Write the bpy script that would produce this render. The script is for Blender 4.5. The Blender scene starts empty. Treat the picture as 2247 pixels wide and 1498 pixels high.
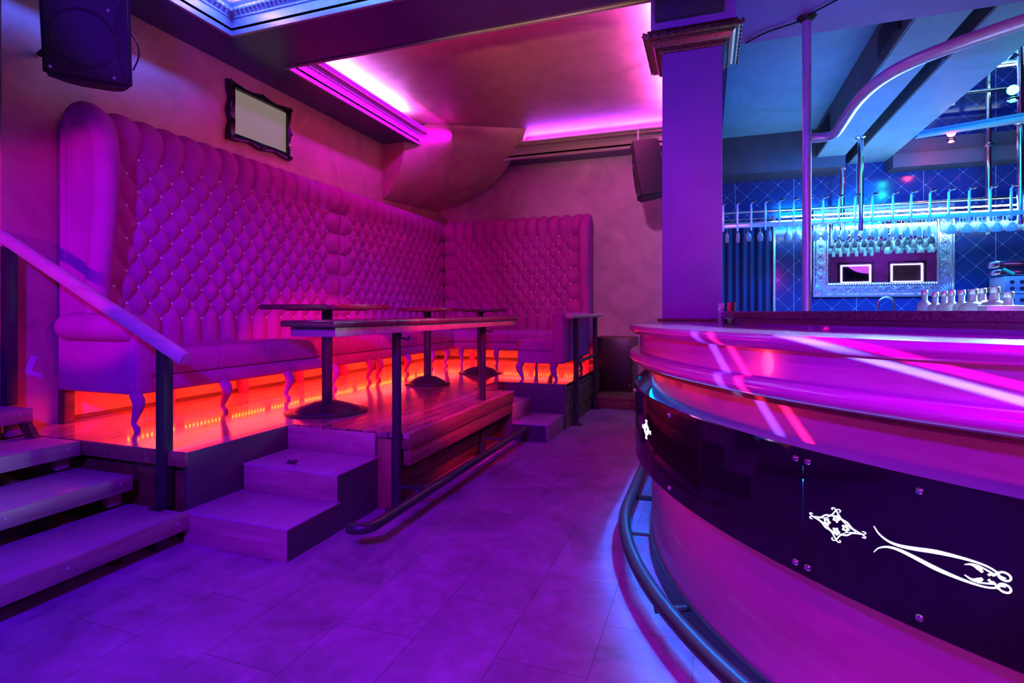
import bpy, bmesh, math, random
from mathutils import Vector, Matrix
random.seed(7)
PI = math.pi
sc = bpy.context.scene
COL = sc.collection
OFF = {}          # world offset of every object built here

# ------------------------------------------------------------------ materials
MATS = {}
def new_mat(name):
    m = bpy.data.materials.new(name); m.use_nodes = True
    nt = m.node_tree
    b = nt.nodes['Principled BSDF']
    MATS[name] = m
    return m, nt, b
def setp(b, **k):
    for key, v in k.items():
        s = b.inputs[key]
        if isinstance(v, tuple) and len(v) == 3: v = v + (1.0,)
        s.default_value = v
def texco(nt, kind='Object', scale=(1, 1, 1), rot=(0, 0, 0)):
    t = nt.nodes.new('ShaderNodeTexCoord'); mp = nt.nodes.new('ShaderNodeMapping')
    mp.inputs['Scale'].default_value = scale; mp.inputs['Rotation'].default_value = rot
    nt.links.new(t.outputs[kind], mp.inputs['Vector'])
    return mp.outputs['Vector']
def noise(nt, vec, scale, detail=4, rough=.55, dist=0.0):
    n = nt.nodes.new('ShaderNodeTexNoise')
    n.inputs['Scale'].default_value = scale; n.inputs['Detail'].default_value = detail
    n.inputs['Roughness'].default_value = rough; n.inputs['Distortion'].default_value = dist
    nt.links.new(vec, n.inputs['Vector'])
    return n.outputs['Fac']
def ramp(nt, fac, stops):
    r = nt.nodes.new('ShaderNodeValToRGB')
    el = r.color_ramp.elements
    while len(el) < len(stops): el.new(.5)
    for e, (p, c) in zip(el, stops):
        e.position = p; e.color = c + (1,) if len(c) == 3 else c
    nt.links.new(fac, r.inputs['Fac'])
    return r.outputs['Color']
def bump(nt, b, h, strength=.2, dist=.01):
    n = nt.nodes.new('ShaderNodeBump'); n.inputs['Strength'].default_value = strength; n.inputs['Distance'].default_value = dist
    nt.links.new(h, n.inputs['Height']); nt.links.new(n.outputs['Normal'], b.inputs['Normal'])
def math_n(nt, op, a, b=None):
    n = nt.nodes.new('ShaderNodeMath'); n.operation = op
    for i, v in enumerate((a, b)):
        if v is None: continue
        if isinstance(v, (int, float)): n.inputs[i].default_value = v
        else: nt.links.new(v, n.inputs[i])
    return n.outputs[0]
def mixc(nt, fac, c1, c2):
    n = nt.nodes.new('ShaderNodeMix'); n.data_type = 'RGBA'
    for i, v in ((0, fac), (6, c1), (7, c2)):
        if isinstance(v, (int, float)): n.inputs[i].default_value = v
        elif isinstance(v, tuple): n.inputs[i].default_value = v + (1,) if len(v) == 3 else v
        else: nt.links.new(v, n.inputs[i])
    return n.outputs[2]

def plaster(name, c, rough=.45, amount=.35):
    m, nt, b = new_mat(name)
    v = texco(nt, scale=(1, 1, 1))
    f = noise(nt, v, 1.6, 6, .62, 1.6)
    dark = tuple(x * (1 - amount) for x in c)
    nt.links.new(ramp(nt, f, [(.3, dark), (.7, c)]), b.inputs['Base Color'])
    setp(b, Roughness=rough)
    bump(nt, b, noise(nt, v, 14, 5, .6, .8), .12, .01)
    return m
def wood(name, c1, c2, axis='Y', rough=.35, scale=6, planks=0.0, coords='Object', coat=0.0, bumpy=.15):
    m, nt, b = new_mat(name)
    s = {'X': (.12, 1, 1), 'Y': (1, .12, 1), 'Z': (1, 1, .12)}[axis]
    v = texco(nt, coords, scale=s)
    f = noise(nt, v, scale * 2.2, 7, .62, .7)
    col = ramp(nt, f, [(.3, c1), (.7, c2)])
    h = f
    if planks:
        t = nt.nodes.new('ShaderNodeTexCoord'); sp = nt.nodes.new('ShaderNodeSeparateXYZ')
        nt.links.new(t.outputs['Object'], sp.inputs[0])
        ch = sp.outputs[{'Y': 'X', 'X': 'Z', 'Z': 'X'}[axis]]
        q = math_n(nt, 'DIVIDE', ch, planks)
        fr = math_n(nt, 'FRACT', q)
        gap = math_n(nt, 'GREATER_THAN', math_n(nt, 'ABSOLUTE', math_n(nt, 'SUBTRACT', fr, .5)), .45)
        fl = math_n(nt, 'FLOOR', q)
        w = nt.nodes.new('ShaderNodeTexWhiteNoise'); w.noise_dimensions = '1D'
        nt.links.new(fl, w.inputs['W'])
        tone = math_n(nt, 'ADD', math_n(nt, 'MULTIPLY', w.outputs['Value'], .5), .6)
        mm = nt.nodes.new('ShaderNodeVectorMath'); mm.operation = 'SCALE'
        nt.links.new(col, mm.inputs[0]); nt.links.new(tone, mm.inputs['Scale'])
        col = mixc(nt, gap, mm.outputs[0], (.01, .006, .004))
        h = math_n(nt, 'SUBTRACT', math_n(nt, 'MULTIPLY', f, .4), gap)
    nt.links.new(col, b.inputs['Base Color'])
    setp(b, Roughness=rough)
    if coat: b.inputs['Coat Weight'].default_value = coat; b.inputs['Coat Roughness'].default_value = .08
    bump(nt, b, h, bumpy, .006)
    return m
def simple(name, c, rough=.5, metal=0.0, spots=0.0, nscale=20, **k):
    m, nt, b = new_mat(name)
    setp(b, Roughness=rough, Metallic=metal)
    v = texco(nt)
    f = noise(nt, v, nscale, 4)
    d = tuple(x * (1 - max(spots, .12)) for x in c)
    nt.links.new(ramp(nt, f, [(.35, d), (.65, c)]), b.inputs['Base Color'])
    for kk, vv in k.items(): b.inputs[kk.replace('_', ' ')].default_value = vv
    return m
def emit(name, c, strength):
    m, nt, b = new_mat(name)
    setp(b, **{'Base Color': tuple(min(1, x) for x in c), 'Emission Color': c, 'Emission Strength': strength})
    return m
def suede(name, c):
    m, nt, b = new_mat(name)
    v = texco(nt)
    f = noise(nt, v, 3.2, 5, .6, .5)
    nt.links.new(ramp(nt, f, [(.3, tuple(x * .78 for x in c)), (.7, c)]), b.inputs['Base Color'])
    setp(b, Roughness=.85)
    b.inputs['Specular IOR Level'].default_value = .15
    bump(nt, b, noise(nt, v, 400, 2), .08, .001)
    return m

M_wall = plaster('pink_plaster', (.60, .34, .28), .42, .35)
M_wall_d = plaster('beige_plaster', (.56, .38, .46), .4, .35)
M_ceil = plaster('dark_satin_ceiling', (.05, .02, .17), .32, .35)
M_coffer = plaster('coffer_plaster', (.46, .20, .19), .5, .35)
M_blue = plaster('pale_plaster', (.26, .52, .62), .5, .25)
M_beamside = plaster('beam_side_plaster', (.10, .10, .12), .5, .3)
M_pillar = plaster('pillar_plaster', (.38, .13, .60), .5, .15)
M_suede = suede('mauve_suede', (.46, .04, .38))
M_crystal = simple('crystal', (.95, .95, 1), .08, 0, Coat_Weight=1.0)
M_deck = wood('deck_boards', (.20, .075, .10), (.62, .25, .34), 'Y', .2, 7, planks=.105, coat=.6, bumpy=.3)
M_decktrim = wood('edge_board', (.10, .045, .03), (.26, .13, .09), 'Y', .35, 6)
M_darkboard = wood('dark_boards', (.045, .018, .012), (.15, .065, .035), 'Y', .45, 6)
M_redboard = wood('red_pine', (.13, .045, .03), (.30, .13, .08), 'Z', .5, 6)
M_stepwood = wood('step_wood', (.24, .10, .14), (.46, .20, .28), 'X', .5, 7)
M_tread = wood('tread_laminate', (.30, .13, .30), (.42, .18, .42), 'Y', .42, 7)
M_treadedge = wood('tread_edge', (.20, .12, .14), (.38, .22, .26), 'Y', .5, 9)
M_rail = wood('handrail_beech', (.45, .26, .34), (.66, .40, .50), 'X', .35, 8)
M_darkpaint = simple('dark_panel', (.05, .042, .055), .5)
M_darkpaint2 = simple('black_lacquer', (.02, .008, .012), .35)
M_black = simple('black_metal', (.035, .034, .042), .38, .3)
M_blackpl = simple('black_plastic', (.022, .016, .03), .6)
M_grille = simple('speaker_mesh', (.035, .025, .05), .6)
M_chrome = simple('chrome', (.82, .82, .84), .1, 1.0)
M_steel = simple('brushed_steel', (.70, .74, .92), .25, .4)
M_tabletop = wood('mahogany', (.05, .012, .02), (.15, .04, .06), 'X', .2, 6, coat=.5)
M_gold = simple('dark_gilt', (.42, .26, .16), .28, .9, .5, 60)
M_silver = simple('silver_leaf', (.78, .80, .84), .25, .9, .35, 50)
M_mirror = simple('mirror_glass', (.93, .93, .95), .015, 1.0)
M_ceilmirror = simple('tinted_mirror', (.45, .48, .55), .02, 1.0)
M_curtain = simple('velvet_curtain', (.02, .05, .16), .8)
M_glassy = simple('glare_whitened_glass', (1, 1, 1), .04, 0, Transmission_Weight=.6, IOR=1.45)  # milky white share stands in for glare on the clear glasses
M_bottle = simple('glow_whitened_glass', (.85, .95, .97), .15, 0, Transmission_Weight=.55, IOR=1.4)  # pale milky body puts the lit glow of clear bottles into the colour
M_cap = simple('silver_cap', (.7, .7, .74), .3, .8)
M_labelp = simple('paper_label', (.75, .75, .8), .6)
M_red = simple('red_card', (.6, .03, .04), .4)
M_grey = simple('grey_enamel', (.35, .36, .42), .35, .2)
M_gloss = simple('black_gloss_panel', (.008, .008, .012), .06)
M_screen = emit('screen', (.30, .255, .21), .62); MATS['screen'].node_tree.nodes['Principled BSDF'].inputs['Base Color'].default_value = (.02, .02, .02, 1)
M_redled = emit('orange_diode', (1, .33, .01), 28)
M_magled = emit('magenta_diode', (1, .1, .8), 14)
M_glyph = emit('backlit_acrylic', (.78, .92, 1), 2.2)
M_cyanled = emit('cyan_strip', (.0, .28, 1), 14); M_cyanled2 = emit('cyan_floor_strip', (.0, .22, 1), 620)
M_whiteled = emit('white_strip', (.6, .85, 1), 40)
M_greenspot = emit('green_lens', (.02, 1, .35), 14)
M_redspot = emit('red_lens', (1, .06, .08), 14)
M_frameled = emit('violet_strip', (.55, .35, 1), 9)
M_panel = emit('lit_panel', (.72, .80, 1), 5.5)
M_cable = simple('black_cable', (.012, .012, .015), .5)
M_tape = simple('pale_tape', (.6, .55, .7), .6)
M_dial = simple('white_text', (.8, .8, .85), .5)

def bar_wood(name, c1, c2, rough, coat):
    m, nt, b = new_mat(name)
    v = texco(nt, 'UV', scale=(.5, 5, 1))
    f = noise(nt, v, 5, 7, .65, 1.2)
    v2 = texco(nt, 'UV', scale=(1.2, 1.2, 1))
    f2 = noise(nt, v2, 1.5, 5, .6, .6)
    col = mixc(nt, f2, ramp(nt, f, [(.3, c1), (.7, c2)]), c2)
    nt.links.new(col, b.inputs['Base Color'])
    setp(b, Roughness=rough)
    b.inputs['Coat Weight'].default_value = coat; b.inputs['Coat Roughness'].default_value = .06
    bump(nt, b, f, .06, .004)
    return m
M_bar = bar_wood('bar_mahogany', (.26, .04, .22), (.48, .10, .46), .24, .6)
M_barv = bar_wood('bar_body_veneer', (.26, .05, .2), (.46, .11, .42), .3, .35)
M_base = bar_wood('bar_base_veneer', (.30, .06, .22), (.46, .11, .36), .33, .3)
M_granite = simple('dark_granite', (.09, .055, .075), .16, 0, .6, 120)

def floor_mat():
    m, nt, b = new_mat('vinyl_floor_tiles')
    v = texco(nt)
    br = nt.nodes.new('ShaderNodeTexBrick')
    mp = nt.nodes.new('ShaderNodeMapping'); mp.inputs['Rotation'].default_value = (0, 0, PI / 2); mp.inputs['Location'].default_value = (.17, .05, 0)
    t = nt.nodes.new('ShaderNodeTexCoord'); nt.links.new(t.outputs['Object'], mp.inputs['Vector']); nt.links.new(mp.outputs[0], br.inputs['Vector'])
    br.inputs['Scale'].default_value = 1.0; br.inputs['Brick Width'].default_value = .70; br.inputs['Row Height'].default_value = .35
    br.inputs['Mortar Size'].default_value = .0022; br.inputs['Mortar Smooth'].default_value = .1
    br.inputs['Color1'].default_value = (.32, .16, .34, 1); br.inputs['Color2'].default_value = (.27, .13, .29, 1); br.inputs['Mortar'].default_value = (.12, .08, .12, 1)
    f = noise(nt, v, 2.2, 8, .66, .8)
    f2 = noise(nt, v, 11, 6, .6, .5)
    k = math_n(nt, 'ADD', math_n(nt, 'MULTIPLY', f, 2.0), math_n(nt, 'ADD', math_n(nt, 'MULTIPLY', f2, .9), -.5))
    s = nt.nodes.new('ShaderNodeVectorMath'); s.operation = 'SCALE'
    nt.links.new(br.outputs['Color'], s.inputs[0]); nt.links.new(k, s.inputs['Scale'])
    nt.links.new(s.outputs[0], b.inputs['Base Color'])
    nt.links.new(math_n(nt, 'ADD', math_n(nt, 'MULTIPLY', f2, .25), .28), b.inputs['Roughness'])
    bump(nt, b, math_n(nt, 'SUBTRACT', math_n(nt, 'MULTIPLY', f2, .2), br.outputs['Fac']), .15, .002)
    return m
M_floor = floor_mat()

def quilt_mat():
    m, nt, b = new_mat('quilted_blue_tiles')
    t = nt.nodes.new('ShaderNodeTexCoord'); sp = nt.nodes.new('ShaderNodeSeparateXYZ'); nt.links.new(t.outputs['Object'], sp.inputs[0])
    S = .30
    def fold(op):
        q = math_n(nt, 'DIVIDE', math_n(nt, op, sp.outputs['X'], sp.outputs['Z']), S)
        return math_n(nt, 'ABSOLUTE', math_n(nt, 'SUBTRACT', math_n(nt, 'FRACT', q), .5))
    a, c = fold('ADD'), fold('SUBTRACT')
    la = math_n(nt, 'LESS_THAN', a, .006); lc = math_n(nt, 'LESS_THAN', c, .006)
    line = math_n(nt, 'MAXIMUM', la, lc)
    node = math_n(nt, 'LESS_THAN', math_n(nt, 'SQRT', math_n(nt, 'ADD', math_n(nt, 'MULTIPLY', a, a), math_n(nt, 'MULTIPLY', c, c))), .042)
    seam = math_n(nt, 'LESS_THAN', math_n(nt, 'ABSOLUTE', math_n(nt, 'SUBTRACT', math_n(nt, 'FRACT', math_n(nt, 'DIVIDE', sp.outputs['X'], .85)), .5)), .004)
    mk = math_n(nt, 'MAXIMUM', math_n(nt, 'MAXIMUM', line, node), seam)
    nt.links.new(mixc(nt, mk, (.022, .04, .17), (.35, .45, .6)), b.inputs['Base Color'])
    setp(b, Roughness=.12)
    bump(nt, b, mk, .3, .004)
    return m
M_quilt = quilt_mat()

# ------------------------------------------------------------------ mesh helpers
class MB:
    def __init__(s): s.bm = bmesh.new(); s.uv = None
    def box(s, a, b, bev=0.0, seg=2, taper=None):
        t = bmesh.new()
        bmesh.ops.create_cube(t, size=1)
        for v in t.verts:
            v.co = Vector([(a[i] + b[i]) / 2 + v.co[i] * (b[i] - a[i]) for i in range(3)])
        if bev > 0:
            bmesh.ops.bevel(t, geom=list(t.edges), offset=bev, segments=seg, affect='EDGES', profile=.5)
        s.merge(t); return s
    def merge(s, t, mat=None):
        vm = {}
        for v in t.verts: vm[v] = s.bm.verts.new(mat @ v.co if mat else v.co)
        for f in t.faces:
            try: s.bm.faces.new([vm[v] for v in f.verts])
            except ValueError: pass
        t.free()
    def poly(s, pts, z0, z1):            # prism from an XY outline
        lo = [s.bm.verts.new((x, y, z0)) for x, y in pts]; hi = [s.bm.verts.new((x, y, z1)) for x, y in pts]
        s.bm.faces.new(hi); s.bm.faces.new(lo[::-1])
        n = len(pts)
        for i in range(n): s.bm.faces.new([lo[i], lo[(i + 1) % n], hi[(i + 1) % n], hi[i]])
        return s
    def prism(s, pts, d):                # planar 3D outline pushed along d
        d = Vector(d); lo = [s.bm.verts.new(p) for p in pts]; hi = [s.bm.verts.new(Vector(p) + d) for p in pts]
        s.bm.faces.new(hi); s.bm.faces.new(lo[::-1]); n = len(pts)
        for i in range(n): s.bm.faces.new([lo[i], lo[(i + 1) % n], hi[(i + 1) % n], hi[i]])
        return s
    def lathe(s, prof, c=(0, 0, 0), n=32, axis='Z'):
        rings = []
        for r, z in prof:
            if r < 1e-6: rings.append([s.bm.verts.new(s._ax(0, 0, z, c, axis))])
            else: rings.append([s.bm.verts.new(s._ax(r * math.cos(2 * PI * i / n), r * math.sin(2 * PI * i / n), z, c, axis)) for i in range(n)])
        for A, B in zip(rings, rings[1:]):
            if len(A) == 1 and len(B) == 1: continue
            for i in range(n):
                j = (i + 1) % n
                if len(A) == 1: s.bm.faces.new([A[0], B[i], B[j]])
                elif len(B) == 1: s.bm.faces.new([A[i], A[j], B[0]])
                else: s.bm.faces.new([A[i], A[j], B[j], B[i]])
        return s
    @staticmethod
    def _ax(x, y, z, c, axis):
        if axis == 'Z': p = (x, y, z)
        elif axis == 'X': p = (z, x, y)
        else: p = (x, z, y)
        return (p[0] + c[0], p[1] + c[1], p[2] + c[2])
    def tube(s, pts, r, n=12, closed=False, cap=True):
        pts = [Vector(p) for p in pts]; m = len(pts)
        rs = r if isinstance(r, (list, tuple)) else [r] * m
        up = Vector((0, 0, 1)); rings = []; prev = None
        for i, p in enumerate(pts):
            if closed: t = pts[(i + 1) % m] - pts[i - 1]
            else: t = pts[min(i + 1, m - 1)] - pts[max(i - 1, 0)]
            t.normalize()
            if prev is None:
                a = up if abs(t.z) < .9 else Vector((1, 0, 0))
                prev = (a - t * a.dot(t)).normalized()
            else:
                prev = (prev - t * prev.dot(t)).normalized()
            q = t.cross(prev)
            rings.append([s.bm.verts.new(p + (prev * math.cos(2 * PI * k / n) + q * math.sin(2 * PI * k / n)) * rs[i]) for k in range(n)])
        pairs = list(zip(rings, rings[1:])) + ([(rings[-1], rings[0])] if closed else [])
        for A, B in pairs:
            for k in range(n): s.bm.faces.new([A[k], A[(k + 1) % n], B[(k + 1) % n], B[k]])
        if cap and not closed: s.bm.faces.new(rings[0][::-1]); s.bm.faces.new(rings[-1])
        return s
    def ball(s, c, r, u=10, v=6, sc_=(1, 1, 1)):
        t = bmesh.new(); bmesh.ops.create_uvsphere(t, u_segments=u, v_segments=v, radius=r)
        for w in t.verts: w.co = Vector((w.co.x * sc_[0] + c[0], w.co.y * sc_[1] + c[1], w.co.z * sc_[2] + c[2]))
        s.merge(t); return s
    def grid(s, rows, close=False):
        V = [[s.bm.verts.new(p) for p in r] for r in rows]
        for A, B in zip(V, V[1:]):
            for i in range(len(A) - 1): s.bm.faces.new([A[i], A[i + 1], B[i + 1], B[i]])
        return s
    def build(s, name, mat, parent=None, smooth=True, angle=35):
        me = bpy.data.meshes.new(name)
        bmesh.ops.recalc_face_normals(s.bm, faces=list(s.bm.faces))
        s.bm.to_mesh(me); s.bm.free()
        me.materials.append(mat)
        if smooth:
            me.shade_smooth()
            try: me.set_sharp_from_angle(angle=math.radians(angle))
            except Exception: pass
        o = bpy.data.objects.new(name, me); COL.objects.link(o)
        put(o, parent)
        return o
def put(o, parent):
    if parent is not None:
        o.parent = parent
        off = OFF[parent]
        o.location = (-off[0], -off[1], -off[2])
    OFF[o] = (0, 0, 0)
def thing(name, label, cat, loc=(0, 0, 0), group=None, kind=None):
    o = bpy.data.objects.new(name, None); COL.objects.link(o)
    o.empty_display_size = .05; o.location = loc; OFF[o] = tuple(loc)
    tag(o, label, cat, group, kind); return o
def tag(o, label, cat, group=None, kind=None):
    o['label'] = label; o['category'] = cat
    if group: o['group'] = group
    if kind: o['kind'] = kind
    return o
def struct(o, label=None, cat=None):
    o['kind'] = 'structure'
    if label: o['label'] = label
    if cat: o['category'] = cat
    return o
def box(name, a, b, mat, parent=None, bev=0.004, seg=2):
    return MB().box(a, b, bev, seg).build(name, mat, parent)
def dup(o, loc=None, rotz=None, label=None, group=None, parent=None):
    c = o.copy(); COL.objects.link(c)
    if parent is not None: c.parent = parent
    if loc is not None: c.location = loc
    if rotz is not None: c.rotation_euler = (0, 0, rotz)
    if label: c['label'] = label
    if group: c['group'] = group
    for ch in list(o.children): dup(ch, parent=c)
    return c
def smoothstep(a, b, x):
    t = max(0., min(1., (x - a) / (b - a))); return t * t * (3 - 2 * t)

# ------------------------------------------------------------------ room shell
XW, YW, YB = -4.42, 8.58, 9.55
struct(box('floor', (-7, -4, -.1), (9.2, 10, 0), M_floor, bev=0), 'grey vinyl tiled floor', 'floor')
struct(box('wall_left', (XW - .3, 2.29, 0), (XW, YW + .2, 3.9), M_wall, bev=0), 'mottled pink plaster wall behind the tall tufted sofas', 'wall')
struct(box('wall_far', (XW, YW, 0), (.0, YW + .2, 3.9), M_wall_d, bev=0), 'mottled plaster wall at the far end', 'wall')
struct(box('wall_return', (-.1, YW + .2, 0), (.08, YB + .2, 3.9), M_wall_d, bev=0), 'short return wall behind the pillar', 'wall')
struct(box('wall_bar', (.08, YB, 0), (9.0, YB + .2, 4.0), M_quilt, bev=0), 'glossy quilted blue wall behind the bar', 'wall')
struct(box('wall_right', (8.8, -4, 0), (9.0, YB, 4.2), M_wall_d, bev=0), 'wall at the right end of the bar', 'wall')
struct(box('wall_rear', (-7, -4.2, 0), (9.0, -4, 4.2), M_wall_d, bev=0), 'plaster wall behind the viewpoint', 'wall')
struct(box('wall_stairwell', (-7, -4, 0), (-6.8, 2.6, 4.2), M_wall, bev=0), 'stairwell wall at the left', 'wall')
struct(box('wall_landing', (-6.8, 2.4, 0), (XW - .3, 2.6, 4.2), M_wall, bev=0), 'stairwell wall beside the landing', 'wall')

# ceiling with two coffers
ZC = 3.72
cb = MB()
for a, b in [((-7, -4), (-3.92, YW)), ((-3.92, 3.69), (-.33, 4.37)), ((-3.92, 8.2), (-.33, YW)), ((-.33, -4), (.19, YB)), ((-3.92, -4), (-.33, -.6))]:
    cb.box((a[0], a[1], ZC), (b[0], b[1], ZC + .06))
struct(cb.build('ceiling', M_ceil), 'dark satin ceiling with two lit coffers', 'ceiling')
struct(box('ceiling_front', (.19, -4, 4.05), (9, 4.1, 4.15), M_pillar, bev=0), 'ceiling in front of the bar', 'ceiling')

def coffer(idx, x0, x1, y0, y1, zt, lab):
    w = MB()
    w.box((x0 - .32, y0 - .3, zt), (x1 + .28, y1 + .3, zt + .05))
    struct(w.build('ceiling_coffer', M_coffer), lab, 'ceiling')
    s = MB()
    for a, b in [((x0 - .36, y0 - .3), (x0 - .32, y1 + .3)), ((x1 + .28, y0 - .3), (x1 + .32, y1 + .3)), ((x0 - .36, y0 - .34), (x1 + .32, y0 - .3)), ((x0 - .36, y1 + .3), (x1 + .32, y1 + .34))]:
        s.box((a[0], a[1], ZC + .06), (b[0], b[1], zt + .05))
    struct(s.build('ceiling_cove', M_coffer), 'hidden side of ' + lab, 'ceiling')
    return
def ring_profile(name, x0, x1, y0, y1, prof, mat, parent=None, inward=True):
    """sweep a (offset, z) profile round a rectangle with mitred corners; positive offset goes inward"""
    m = MB(); sg = 1 if inward else -1
    rows = []
    for o, z in prof + prof[:1]:
        o *= sg
        rows.append([(x0 + o, y0 + o, z), (x1 - o, y0 + o, z), (x1 - o, y1 - o, z), (x0 + o, y1 - o, z), (x0 + o, y0 + o, z)])
    m.grid(rows)
    bmesh.ops.remove_doubles(m.bm, verts=list(m.bm.verts), dist=1e-5)
    return m.build(name, mat, parent, angle=25)
def cornice(label, x0, x1, y0, y1, mat, dmat, sides):
    t = thing('trim_cornice', label, 'cornice', ((x0 + x1) / 2, (y0 + y1) / 2, ZC), kind='structure')
    ring_profile('fascia', x0 - .02, x1 + .02, y0 - .02, y1 + .02, [(0, ZC - .012), (.03, ZC - .012), (.03, ZC + .03), (.02, ZC + .035), (.02, ZC + .13), (.035, ZC + .135), (.035, ZC + .15), (.055, ZC + .165), (.075, ZC + .185), (.075, ZC + .205), (.10, ZC + .225), (.10, ZC + .24), (0, ZC + .24)], mat, t)
    d = MB()
    for sd in sides:
        n = int(((y1 - y0) if sd in 'LR' else (x1 - x0)) / .045)
        for i in range(n):
            f = (i + .5) / n
            if sd == 'L': c = (x0 + .062, y0 + f * (y1 - y0), ZC + .175)
            elif sd == 'R': c = (x1 - .062, y0 + f * (y1 - y0), ZC + .175)
            elif sd == 'F': c = (x0 + f * (x1 - x0), y1 - .062, ZC + .175)
            else: c = (x0 + f * (x1 - x0), y0 + .062, ZC + .175)
            d.ball(c, .016, 6, 4)
    d.build('beading', dmat, t)
    return t
coffer(1, -3.92, -.33, -.6, 3.69, 4.18, 'recessed panel of the near white and blue lit coffer')
coffer(2, -3.92, -.33, 4.37, 8.2, 4.12, 'recessed panel of the magenta lit coffer above the sofas')
M_cornb = simple('cornice_gloss', (.35, .33, .36), .22, .25)
cornice('pale glossy beaded cornice round the near white and blue coffer', -3.92, -.33, -.6, 3.69, M_cornb, M_cornb, 'LF')
cornice('dark beaded cornice round the magenta lit coffer', -3.92, -.33, 4.37, 8.2, M_cornb, M_gold, 'LF')

# lower ceiling over the bar
struct(box('beam_front', (.19, 4.1, 3.54), (9, 4.97, 4.1), M_pillar, bev=0), 'deep beam running right from the pillar', 'beam')
struct(box('beam_vented', (1.5, 4.97, 3.54), (1.86, 8.97, 3.98), M_blue, bev=0), 'pale beam with grilles on its side', 'beam')
struct(box('beam_plain', (2.01, 4.97, 3.54), (2.5, YB, 3.98), M_blue, bev=0), 'pale beam beside the mirrored ceiling', 'beam')
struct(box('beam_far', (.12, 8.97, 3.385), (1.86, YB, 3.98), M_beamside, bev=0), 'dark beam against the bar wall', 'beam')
struct(box('ceiling_bar', (-.05, 4.97, 3.95), (2.5, YB, 4.0), M_blue, bev=0), 'blue lit ceiling beyond the pillar', 'ceiling')
struct(box('ceiling_mirror', (2.5, 4.97, 3.55), (9, YB, 3.6), M_ceilmirror, bev=0), 'mirrored ceiling above the back of the bar', 'ceiling')
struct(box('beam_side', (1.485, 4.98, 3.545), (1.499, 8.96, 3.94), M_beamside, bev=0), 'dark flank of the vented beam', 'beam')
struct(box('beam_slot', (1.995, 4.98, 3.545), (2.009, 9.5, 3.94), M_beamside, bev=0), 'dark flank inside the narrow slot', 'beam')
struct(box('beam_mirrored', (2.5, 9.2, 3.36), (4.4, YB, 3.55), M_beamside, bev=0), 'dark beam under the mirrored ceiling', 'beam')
# curved ceiling border inside the mirror
bd = MB(); rows = [[], [], [], []]
for i in range(25):
    f = i / 24; x = 2.5 + f * 3.0
    y = 8.35 - .55 * math.sin(f * PI * .55); wdt = .10 + .28 * f
    for k, (yy, zz) in enumerate([(y, 3.548), (y, 3.515), (y - wdt, 3.515), (y - wdt, 3.548)]): rows[k].append((x, yy, zz))
bd.grid(rows)
struct(bd.build('trim_border', M_blue), 'curved plaster border across the mirrored ceiling', 'trim')

# curved plaster hood in the corner
def cr(P, t):
    n = len(P) - 1; i = min(int(t * n), n - 1); u = t * n - i
    p = [Vector(P[max(i - 1, 0)]), Vector(P[i]), Vector(P[i + 1]), Vector(P[min(i + 2, n)])]
    return .5 * ((2 * p[1]) + (p[2] - p[0]) * u + (2 * p[0] - 5 * p[1] + 4 * p[2] - p[3]) * u * u + (3 * p[1] - p[0] - 3 * p[2] + p[3]) * u ** 3)
HL = [(-4.42, 6.83, 2.92), (-4.28, 6.83, 3.061), (-4.145, 6.83, 3.312), (-4.071, 6.83, 3.565), (-4.056, 6.84, 3.816), (-3.98, 7.32, 4.12)]
HR = [(-4.42, 8.57, 3.035), (-4.076, 8.56, 3.134), (-3.629, 8.5, 3.288), (-3.28, 8.45, 3.479), (-2.891, 8.25, 3.802), (-2.624, 8.02, 4.12)]
hd = MB(); rows = []
for i in range(41):
    a, b = cr(HL, i / 40), cr(HR, i / 40)
    rows.append([a.lerp(b, k / 8) for k in range(9)])
hd.grid(rows)
hood = thing('trim_hood', 'curved plaster hood sweeping from the corner up into the magenta coffer', 'ceiling', (-4.42, 8.57, 2.92), kind='structure')
hd.build('curved_face', M_wall, hood)
sd = MB(); side = [cr(HL, i / 40) for i in range(int(40 * .78))]
side = [p for p in side if p.z < 3.72]
sd.prism([(p.x, 6.832, p.z) for p in side] + [(-4.06, 6.832, 3.75), (-4.42, 6.832, 3.75)], (0, .02, 0))
sd.build('side_face', M_wall, hood)
rr = MB(); rows = [[cr(HR, i / 40) for i in range(41)], [Vector((cr(HR, i / 40).x - .02, 8.58, cr(HR, i / 40).z + .25)) for i in range(41)]]
rr.grid(rows); rr.build('far_face', M_wall, hood)

# ------------------------------------------------------------------ platform
ZP = .5
pl = thing('platform', 'raised varnished board platform carrying the sofas and tables', 'platform', (-3.2, 5.4, 0))
XP = XW + .004
outline = [(XP, 2.315), (-2.79, 2.315), (-2.79, 3.15), (-1.84, 3.15), (-1.84, 5.21), (-2.27, 5.21), (-2.27, 5.88), (-1.47, 5.88), (-1.47, 8.57), (XP, 8.57)]
MB().poly(outline, ZP - .035, ZP).build('deck', M_deck, pl)
box('edge_board', (XP, 2.30, ZP - .085), (-2.785, 2.33, ZP - .004), M_decktrim, pl)
box('side_panel', (XP, 2.36, 0), (-2.80, 2.39, ZP - .08), M_darkboard, pl)
box('side_panel', (-2.815, 2.32, 0), (-2.782, 3.13, ZP - .004), M_darkpaint, pl)
box('side_panel', (-2.815, 3.13, 0), (-1.99, 3.165, ZP - .036), M_darkpaint, pl)
box('end_board', (-2.06, 3.118, 0), (-1.955, 3.15, ZP - .04), M_redboard, pl)
box('edge_board', (-1.90, 3.16, ZP - .105), (-1.836, 5.205, ZP - .003), M_decktrim, pl)
box('edge_board', (-1.90, 3.18, ZP - .215), (-1.848, 5.20, ZP - .11), M_decktrim, pl)
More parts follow.
